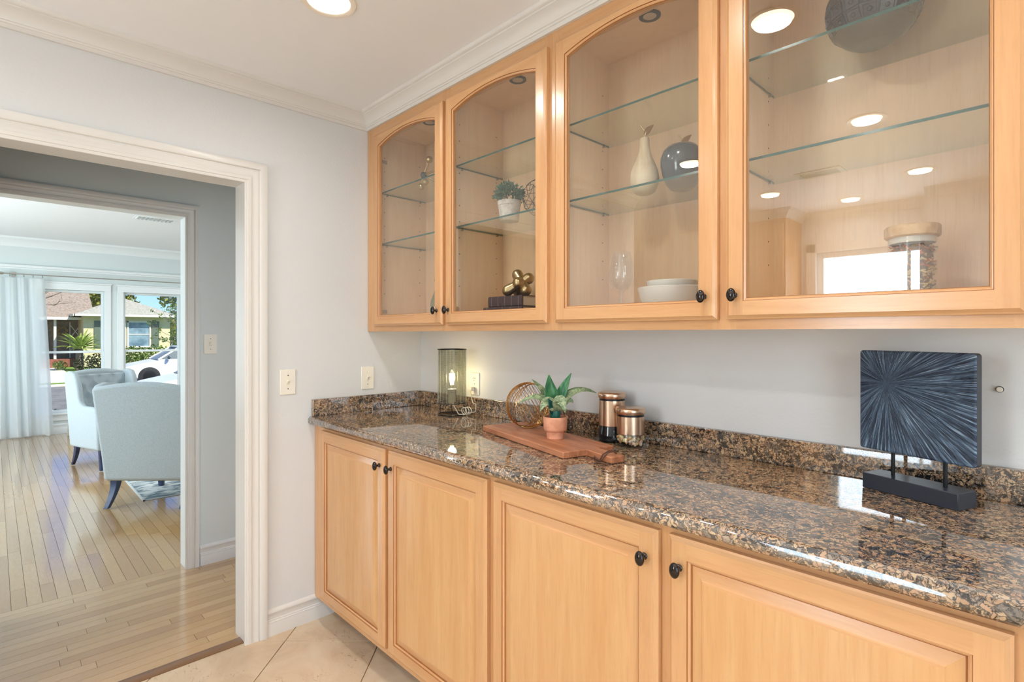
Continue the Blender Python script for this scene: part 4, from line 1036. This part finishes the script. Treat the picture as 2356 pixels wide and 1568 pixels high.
# ================================================================== living room
def wing_chair(x, y, rz, label):
    t = thing('wing_chair', label, 'chair', (x, y, .006), rz, group='grey linen wingback chairs')
    lean = lambda z: -.30 - .12 * (z - .2)
    flare = lambda z: 1 + .16 * (z - .2)
    N = 12; outl = [(-.325, .2), (.325, .2), (.325, .86)] + [(.325 - .65 * k / N, .885 + .075 * math.sin(PI * (.14 + .72 * k / N))) for k in range(N + 1)] + [(-.325, .86)]
    bk = MB().prism(outl, -.05, .05, 'y'); bk.v = [(a * flare(c), b + lean(c), c) for a, b, c in bk.v]
    part('back', bk, 'linen', t, local=True, bevel=.028, bseg=4)
    btn = [(q * .155 + (.0775 if r % 2 else 0), .56 + r * .105) for r in range(4) for q in (-1.5, -.5, .5, 1.5) if abs(q * .155 + (.0775 if r % 2 else 0)) < .27]
    P = []
    for i in range(37):
        row = []; zz = .45 + .46 * i / 36
        for j in range(41):
            xx = -.27 + .54 * j / 40; dd = sorted(math.hypot((xx - a), (zz - b)) for a, b in btn)
            pil = .052 * min(1, dd[0] / .075) ** .6
            row.append((xx * flare(zz), lean(zz) + .045 + pil * min(1, (zz - .44) / .04, (.93 - zz) / .04 + .2), zz))
        P.append(row)
    part('tufted_pad', MB().grid(P), 'linen', t, local=True)
    for a, b in btn: part('button', MB().sphere((a * flare(b), lean(b) + .052, b), 1, 10, 6, sc=(.011, .006, .011)), 'linen', t, local=True)
    for sx in (-1, 1):
        sp_ = [(-.33, .2), (.30, .2), (.31, .55), (.28, .60), (.20, .615), (.0, .615), (-.06, .64), (-.085, .70), (-.10, .80), (-.13, .88), (-.19, .935), (-.30, .95), (-.39, .93)]
        w_ = MB().prism(sp_, .275 * sx, .345 * sx, 'x'); w_.v = [(a * flare(c), b - (.12 * (c - .2) * (.3 if b > -.15 else 1) if b < -.2 else 0) * .0, c) for a, b, c in w_.v]
        part('wing', w_, 'linen', t, local=True, bevel=.026, bseg=4)
    part('seat_base', MB().box(-.28, .28, -.28, .29, .2, .33), 'linen', t, local=True, bevel=.015)
    part('cushion', MB().box(-.27, .27, -.24, .32, .33, .47), 'linen', t, local=True, bevel=.04, bseg=4)
    for sx in (-1, 1):
        L = []
        for k in range(9):
            u = k / 8; z = .205 - .204 * u; yy = -.27 - .10 * u ** 1.8; hw = .027 - .010 * u; hd = .030 - .014 * u
            L.append([(sx * .285 - hw, yy - hd, z), (sx * .285 + hw, yy - hd, z), (sx * .285 + hw, yy + hd, z), (sx * .285 - hw, yy + hd, z)])
        part('leg', MB().loft(L, smooth=False), 'navy_leg', t, local=True, bevel=.003)
        L = []
        for k in range(5):
            u = k / 4; z = .205 - .204 * u; hw = .026 - .009 * u
            L.append([(sx * .275 - hw, .25 - hw, z), (sx * .275 + hw, .25 - hw, z), (sx * .275 + hw, .25 + hw, z), (sx * .275 - hw, .25 + hw, z)])
        part('leg', MB().loft(L, smooth=False), 'navy_leg', t, local=True, bevel=.003)
    return t
wing_chair(-2.675, -.598, R_(46), 'grey linen wingback chair seen from behind, nearest the doorway')
wc2 = wing_chair(-4.30, -.80, R_(-72), 'tufted grey linen wingback chair near the window, seen from its side'); wc2.scale = (.74, .86, 1)
st = thing('stool', 'cream-legged upholstered stool partly hidden by the far chair', 'stool', (-6.38, -.72, 0), R_(0))
part('seat', MB().box(-.2, .2, -.27, .27, .40, .50), 'stool_linen', st, local=True, bevel=.035, bseg=4)
part('apron', MB().box(-.18, .18, -.25, .25, .36, .405), 'cream_leg', st, local=True, bevel=.004)
for a in (-1, 1):
    for b in (-1, 1):
        part('leg', MB().loft([[(a * (.165 + .025 * u) + i * (.02 - .007 * u), b * (.235 + .02 * u) + j * (.02 - .007 * u), .37 - .369 * u) for i, j in ((-1, -1), (1, -1), (1, 1), (-1, 1))] for u in (0, .5, 1)], smooth=False), 'cream_leg', st, local=True, bevel=.003)
rg_ = thing('rug', 'pale blue-grey distressed rug on the living room floor', 'rug', (-3.9, .3, 0))
part('pile', B(-5.2, -2.66, -.81, 1.35, .0005, .005), 'rug_pile', rg_, bevel=.002)
em = MB()
for a, b, c, d in ((-5.21, -2.648, -.822, -.808), (-5.21, -2.648, 1.348, 1.362), (-5.214, -5.198, -.822, 1.362), (-2.662, -2.648, -.822, 1.362)): em.box(a, b, c, d, .0006, .0058)
part('binding', em, 'rug_edge', rg_)
# sheer curtain, rod and rings
g = G('sheer_cloth', (244, 248, 250), .9); tl = g.add('BsdfTranslucent', {'Color': lin(246, 250, 252)}); tp_ = g.add('BsdfTransparent', {'Color': (1, 1, 1, 1)})
m1 = g.add('MixShader', {0: .5, 1: g.b.outputs[0], 2: tl.outputs[0]}); wv = g.noise(g.map(g.pos(), (1, 400, 400)), 1, 2)
m2 = g.add('MixShader', {0: .20, 1: m1.outputs[0], 2: tp_.outputs[0]}); g.link(m2.outputs[0], g.out.inputs[0]); M['sheer'] = g.m
P = []
for i in range(41):
    u = i / 40; z = 2.035 - 2.02 * u; row = []
    ya, yb2 = -1.86 - .02 * u, -1.20 + .105 * u
    for j in range(121):
        s_ = j / 120; y = ya + (yb2 - ya) * s_
        amp = .024 + .030 * u; ph_ = s_ + .05 * math.sin(s_ * 9 + 1)
        row.append((WX + .10 + amp * math.sin(ph_ * 2 * PI * 4.6) + .4 * amp * math.sin(ph_ * 2 * PI * 9.7 + 1.3 * u) + .010 * math.sin(s_ * 31 + u * 3) * u, y + .012 * math.sin(s_ * 22 + 2 * u) * u, z + .008 * math.sin(s_ * 40) * (u > .99)))
    P.append(row)
single('curtain', MB().grid(P), 'sheer', 'white sheer curtain hanging left of the window', 'curtain')
rd = thing('curtain_rod', 'slim metal curtain rod with rings above the windows', 'curtain rod', (WX + .085, -.6, 2.085))
part('rod', MB().tube([(WX + .085, -1.58, 2.085), (WX + .085, 1.9, 2.085)], .007, 10), 'chrome', rd)
part('finial', MB().lathe([(0, -1.64), (.016, -1.635), (.02, -1.61), (.016, -1.59), (.009, -1.58)], (WX + .085, 0, 2.085), 14, axis='y'), 'chrome', rd)
for yy in (-1.53, -1.40, -1.31, -1.22): part('ring', MB().ring((WX + .085, yy, 2.072), .021, .003, (.25, 1, .1), 20), 'chrome', rd)
part('bracket', MB().box(WX, WX + .085, -1.50, -1.485, 2.078, 2.090).box(WX, WX + .006, -1.515, -1.47, 2.05, 2.115), 'chrome', rd)

# ================================================================== outside: street, neighbour's house, plants, cars
GZ = -.55
def ext(name, col, rough, scale=0, col2=None, stretch=(1, 1, 1), bump=0):
    g = G(name, col, rough)
    if scale:
        n = g.noise(g.map(g.pos(), stretch), scale, 4, .65); g.color(g.ramp(n, [(.38, col), (.62, col2)]))
        if bump: g.bump(n, bump, .02)
    M[name] = g.m
ext('lawn', (84, 120, 34), .9, 3.5, (132, 160, 60)); ext('asphalt', (112, 110, 108), .9, 2, (134, 132, 128)); ext('concrete', (206, 196, 182), .85, 2, (222, 214, 202))
ext('stucco', (214, 198, 152), .9, 4, (222, 208, 166)); ext('fascia', (226, 220, 204), .6); ext('shutter', (96, 108, 92), .6)
ext('porch_dark', (112, 92, 72), .8, 5, (138, 116, 92)); ext('brick_step', (132, 78, 60), .85, 9, (156, 98, 76)); ext('bark', (112, 94, 80), .9, 12, (140, 122, 104))
ext('roof_brown', (128, 112, 98), .9, 3.2, (168, 150, 132), (1, 3.2, 7), .5); ext('roof_grey', (150, 146, 132), .9, 3.2, (180, 176, 160), (1, 3.2, 7), .4)
ext('house_pane', (92, 118, 134), .12, 1.2, (150, 174, 182)); ext('car_white', (236, 236, 236), .2); ext('car_glass', (70, 84, 88), .2); ext('tyre', (26, 26, 28), .7)
ext('frond', (104, 132, 42), .5, 6, (170, 184, 84)); ext('hedge_leaf', (70, 98, 34), .6, 9, (146, 166, 74)); ext('tree_leaf', (90, 104, 36), .6, 2.5, (166, 160, 66)); ext('shrub_dark', (40, 46, 24), .8, 6, (70, 74, 40))
ext('wreath', (92, 82, 40), .8, 12, (158, 120, 60))
struct('ground', B(-90, WX - .14, -60, 70, GZ - .3, GZ - .02), 'lawn', 'grass across the street and before the window')
struct('street', B(-22.5, -11.2, -60, 70, GZ - .2, GZ - .06 + .05), 'asphalt', 'grey asphalt street outside the window')
m = MB().box(-22.75, -22.5, -60, 70, GZ - .2, GZ + .06).box(-11.2, -11.0, -60, 70, GZ - .2, GZ + .06)
struct('curb', m, 'concrete', 'pale concrete curbs along the street')
struct('sidewalk', MB().box(-26.6, -24.6, -60, 70, GZ - .2, GZ).prism([(-26.6, -1.4), (-26.6, .75), (-36.2, 1.0), (-36.2, -1.2)], GZ - .2, GZ + .002), 'concrete', 'pale concrete sidewalk and path to the porch')
ho = thing('neighbor_house', 'cream single-storey house with shingled hip roof across the street', 'house', (-38, 3, GZ))
HXF = -36.0
part('wing_wall', B(-41, HXF, 1.96, 6.15, GZ, 2.38), 'stucco', ho)
part('main_wall', B(-44, -38.6, -9, 3.2, GZ, 2.3), 'porch_dark', ho)
a = [(-35.5, 1.5, 2.40), (-35.5, 6.55, 2.40), (-38.3, 4.27, 3.47), (-38.3, 3.80, 3.47)]
rw = MB()
ap1 = (-38.2, 4.10, 3.52); bk1 = (-43, 4.10, 3.52)
e = [(-35.5, 1.52, 2.40), (-35.5, 6.55, 2.40), (-43, 6.55, 2.40), (-43, 1.52, 2.40)]
rw._a([e[0], e[1], ap1], [(0, 1, 2)]); rw._a([e[1], e[2], bk1, ap1], [(0, 1, 2, 3)]); rw._a([e[3], e[0], ap1, bk1], [(0, 1, 2, 3)]); rw._a(e, [(0, 1, 2, 3)]); rw._a([e[2], e[3], bk1], [(0, 1, 2)])
part('wing_roof', rw, 'roof_grey', ho)
part('wing_fascia', MB().box(-35.56, -35.46, 1.5, 6.57, 2.30, 2.42).box(-43, -35.46, 6.5, 6.58, 2.30, 2.42).box(-38, -35.46, 1.46, 1.54, 2.30, 2.42), 'fascia', ho)
mr = MB().prism([(-37.0, 2.22), (-42, 4.9), (-47, 2.22)], -9.5, 2.6, 'y'); part('main_roof', mr, 'roof_brown', ho)
part('main_fascia', B(-37.05, -36.92, -9.5, 1.96, 2.10, 2.26), 'fascia', ho)
for yy in (-4.5, -1.8, .82): part('porch_post', B(-37.35, -37.22, yy - .06, yy + .06, GZ, 2.12), 'fascia', ho)
part('porch_floor', B(-38.6, -36.9, -6, 1.96, GZ, -.12), 'brick_step', ho)
for k in range(3): part('step', B(-36.9 + .3 * k, -36.6 + .3 * k, -.4, 1.1, GZ, -.14 - .13 * k), 'brick_step', ho)
do = part('front_door', B(-38.6, -38.55, .62, 1.5, -.12, 2.0), 'porch_dark', ho)
sd = part('screen_door', MB().box(-38.6, -38.54, 1.55, 1.6, -.12, 2.0).box(-38.6, -38.54, 2.05, 2.1, -.12, 2.0), 'fascia', ho)
part('cross_brace', MB().tube([(-38.54, 1.6, .3), (-38.54, 2.05, 1.0)], .025, 6).tube([(-38.54, 2.05, .3), (-38.54, 1.6, 1.0)], .025, 6).tube([(-38.54, 1.6, 1.1), (-38.54, 2.05, 1.8)], .025, 6).tube([(-38.54, 2.05, 1.1), (-38.54, 1.6, 1.8)], .025, 6), 'fascia', sd)
part('cross_rail', MB().box(-38.6, -38.54, 1.6, 2.05, 1.03, 1.07), 'fascia', sd)
for (a, b) in ((2.86, 3.92), (3.98, 5.14)):
    wf = MB().box(HXF, HXF + .06, a, a + .07, .55, 2.06).box(HXF, HXF + .06, b - .07, b, .55, 2.06).box(HXF, HXF + .06, a, b, 1.98, 2.06).box(HXF, HXF + .08, a, b, .50, .58).box(HXF, HXF + .04, a, b, 1.25, 1.30)
    wo = part('window', wf, 'fascia', ho)
    part('pane', B(HXF, HXF + .02, a + .07, b - .07, .58, 1.25), 'house_pane', wo); part('pane', B(HXF, HXF + .02, a + .07, b - .07, 1.30, 1.98), 'house_pane', wo)
for a, b in ((2.44, 2.80), (5.20, 5.57)):
    so = part('shutter', B(HXF, HXF + .05, a, b, .52, 2.06), 'shutter', ho)
wr = MB(); wc = Vector((-38.45, 1.22, 1.50)); rr = random.Random(1)
wr.ring(wc, .20, .07, (1, 0, 0), 24, 8)
for k in range(60):
    t = rr.uniform(0, 2 * PI); wr.sphere(wc + Vector((.05, (.2 + rr.uniform(-.07, .07)) * math.cos(t), (.2 + rr.uniform(-.07, .07)) * math.sin(t))), .035, 6, 4)
single('wreath', wr, 'wreath', 'round dried wreath on the neighbour\'s front door', 'wreath')
def leaf_blob(mb, c, rad, n, size, rg, flat=(1, 1, 1)):
    for k in range(n):
        v = Vector((rg.gauss(0, 1), rg.gauss(0, 1), rg.gauss(0, 1))).normalized() * (rg.random() ** .4)
        p = Vector(c) + Vector((v.x * rad * flat[0], v.y * rad * flat[1], v.z * rad * flat[2])); d = Vector((rg.gauss(0, 1), rg.gauss(0, 1), rg.gauss(0, 1))).normalized(); e = d.orthogonal().normalized()
        s_ = size * rg.uniform(.6, 1.3); mb._a([p - d * s_, p + e * s_ * .6, p + d * s_, p - e * s_ * .6], [(0, 1, 2, 3)])
rr = random.Random(12)
pa = thing('cycad_palm', 'sunlit fan of palm fronds before the neighbour\'s porch', 'palm', (-33, 1.50, GZ))
pc = Vector((-33, 1.52, .50))
part('trunk', MB().lathe([(.18, GZ), (.16, .2), (.12, .48), (0, .55)], (-33, 1.52, 0), 12), 'bark', pa)
for k in range(46):
    az = 2 * PI * k / 46 * 2.0 + rr.uniform(-.1, .1); el = rr.uniform(.15, 1.15); L = rr.uniform(1.1, 1.4)
    d = Vector((math.cos(az) * math.cos(el), math.sin(az) * math.cos(el), math.sin(el))); tip = pc + d * L - Vector((0, 0, .38 * math.cos(el)))
    leaf(pc, pc + d * L * .55 + Vector((0, 0, .05)), tip, .15, 'frond', (0, 0, 1), .5, 'frond', 8, pa)
def shrub(name, label, c, rad, n, size, mat, flat, cat='shrub', group=None):
    mb = MB(); leaf_blob(mb, c, rad, n, size, rr, flat); o = single(name, mb, mat, label, cat, group); return o
shrub('shrub', 'dark low shrub beneath the palm', (-32.2, 2.35, -.2), .75, 900, .07, 'shrub_dark', (1, 1.6, .75))
shrub('shrub', 'small light-green plant at the foot of the porch steps', (-33.4, .75, -.32), .32, 260, .05, 'hedge_leaf', (1, 1, .9))
shrub('shrub', 'low leafy shrub just below the living room window', (-7.75, -.75, -.1), .42, 500, .05, 'hedge_leaf', (.9, 2.2, .95))
hd = thing('hedge', 'leafy green hedge below the neighbour\'s window', 'hedge', (-33.5, 6, GZ))
hm = MB()
for k in range(14): leaf_blob(hm, (-33.4 + rr.uniform(-.3, .3), 3.2 + k * .42, .05 + rr.uniform(-.1, .12)), .58, 240, .075, rr, (1, 1, 1.1))
o = part('foliage', hm, 'hedge_leaf', hd); o['kind'] = 'stuff'
# trees
def branchy(parent, root, d, L, r, depth, mb, rg, tips, droop=.0):
    pts = [Vector(root)]; dd = Vector(d).normalized()
    for k in range(4):
        dd = (dd + Vector((rg.uniform(-.18, .18), rg.uniform(-.18, .18), rg.uniform(-.12, .18) - droop))).normalized(); pts.append(pts[-1] + dd * L / 4)
    mb.tube(pts, [r * (1 - .14 * k) for k in range(5)], 5)
    if depth == 0: tips.append(pts[-1]); return
    for k in range(3):
        q = pts[rg.choice((2, 3, 4))]; nd = (dd + Vector((rg.uniform(-.7, .7), rg.uniform(-.8, .8), rg.uniform(-.35, .6)))).normalized()
        branchy(parent, q, nd, L * rg.uniform(.5, .72), r * .55, depth - 1, mb, rg, tips, droop); tips.append(q)
rr2 = random.Random(31)
t1 = thing('bare_tree', 'leafless tree whose branches cross the brown roof', 'tree', (-29, -2.0, GZ)); mb = MB(); tips = []
mb.tube([(-29, -2.0, GZ), (-29, -1.95, .6), (-28.9, -1.8, 1.5)], [.16, .13, .11], 8)
for d in ((0, 1, .75), (-.2, .9, .95), (.2, .8, 1.2), (0, .9, .45)): branchy(t1, (-28.9, -1.8, 1.5), d, 2.2, .055, 3, mb, rr2, tips)
part('branches', mb, 'bark', t1)
t2 = thing('young_tree', 'slender tree with sparse bright leaves before the hedge', 'tree', (-24.5, 5.2, GZ)); mb = MB(); tips = []
mb.tube([(-24.5, 5.2, GZ), (-24.5, 5.15, .5), (-24.5, 5.0, 1.2), (-24.45, 4.9, 2.6)], [.07, .06, .05, .03], 8)
for z, d in ((.5, (0, -.9, .45)), (.8, (.1, -1, .2)), (1.0, (0, -.8, .7)), (1.3, (0, -.7, .3)), (1.6, (0, .8, .7)), (1.9, (0, -.5, .9)), (2.2, (0, .2, 1))): branchy(t2, (-24.5, 5.08, z), d, 1.15, .022, 2, mb, rr2, tips)
part('branches', mb, 'bark', t2); lm = MB()
for p in tips: leaf_blob(lm, p, .10, 7, .05, rr2)
o = part('leaves', lm, 'hedge_leaf', t2); o['kind'] = 'stuff'
def canopy(name, label, c, rad, n, trunk):
    t = thing(name, label, 'tree', (c[0], c[1], GZ), group='trees behind the neighbour\'s house'); mb = MB()
    for k in range(16):
        v = Vector((rr2.gauss(0, .5), rr2.gauss(0, .6), rr2.gauss(0, .4))); leaf_blob(mb, Vector(c) + v * rad, rad * .5, n // 16, .16, rr2)
    o = part('crown', mb, 'tree_leaf', t); o['kind'] = 'stuff'
    part('trunk', MB().tube([(c[0], c[1], GZ), (c[0], c[1], c[2])], .25, 8), 'bark', t)
canopy('garden_tree', 'bushy yellow-green tree rising behind the grey hip roof', (-48, 4.6, 3.9), 1.7, 3200, 1)
canopy('garden_tree', 'lower bushy tree at the right end of the neighbour\'s house', (-45, 9.6, 1.9), 1.4, 2400, 1)
# cars
def car(x, y0, label):
    """side profile along +y from the nose"""
    t = thing('car', label, 'car', (x, y0, GZ), group='white parked cars')
    body = [(.06, .24), (0, .36), (.02, .58), (.12, .68), (.55, .78), (1.15, .90), (1.25, .93), (3.9, .95), (4.45, .92), (4.55, .7), (4.55, .35), (4.48, .24)]
    b = MB().prism(body, -.88, .88, 'x'); part('body', b, 'car_white', t, local=True, bevel=.09, bseg=4)
    gh = MB().loft([[(-.80, 1.12, .90), (.80, 1.12, .90), (.80, 4.0, .93), (-.80, 4.0, .93)], [(-.62, 1.85, 1.36), (.62, 1.85, 1.36), (.62, 3.35, 1.36), (-.62, 3.35, 1.36)]], smooth=False)
    part('glasshouse', gh, 'car_glass', t, local=True, bevel=.03)
    part('roof', MB().box(-.63, .63, 1.80, 3.40, 1.35, 1.41), 'car_white', t, local=True, bevel=.03)
    for sx in (-1, 1):
        part('pillar', MB().tube([(sx * .78, 1.15, .92), (sx * .63, 1.86, 1.37)], .035, 6), 'car_white', t, local=True)
        part('mirror', MB().sphere((sx * .96, 1.45, 1.0), 1, 10, 8, sc=(.11, .06, .07)), 'car_glass', t, local=True)
        for yy in (.86, 3.6):
            w_ = part('wheel', MB().lathe([(0, sx * .80), (.30, sx * .80), (.34, sx * .83), (.34, sx * .89), (.31, sx * .905), (.20, sx * .905)], (0, yy, .33), 28, axis='x'), 'tyre', t, local=True)
            part('rim', MB().lathe([(.205, sx * .895), (.19, sx * .902), (.05, sx * .890), (0, sx * .895)], (0, yy, .33), 20, axis='x'), 'black_metal', w_, local=True)
    return t
car(-21.4, 1.50, 'white car parked at the far curb, wheel visible')
car(-12.3, .42, 'white car parked nearer, only its hood showing above the chairs')
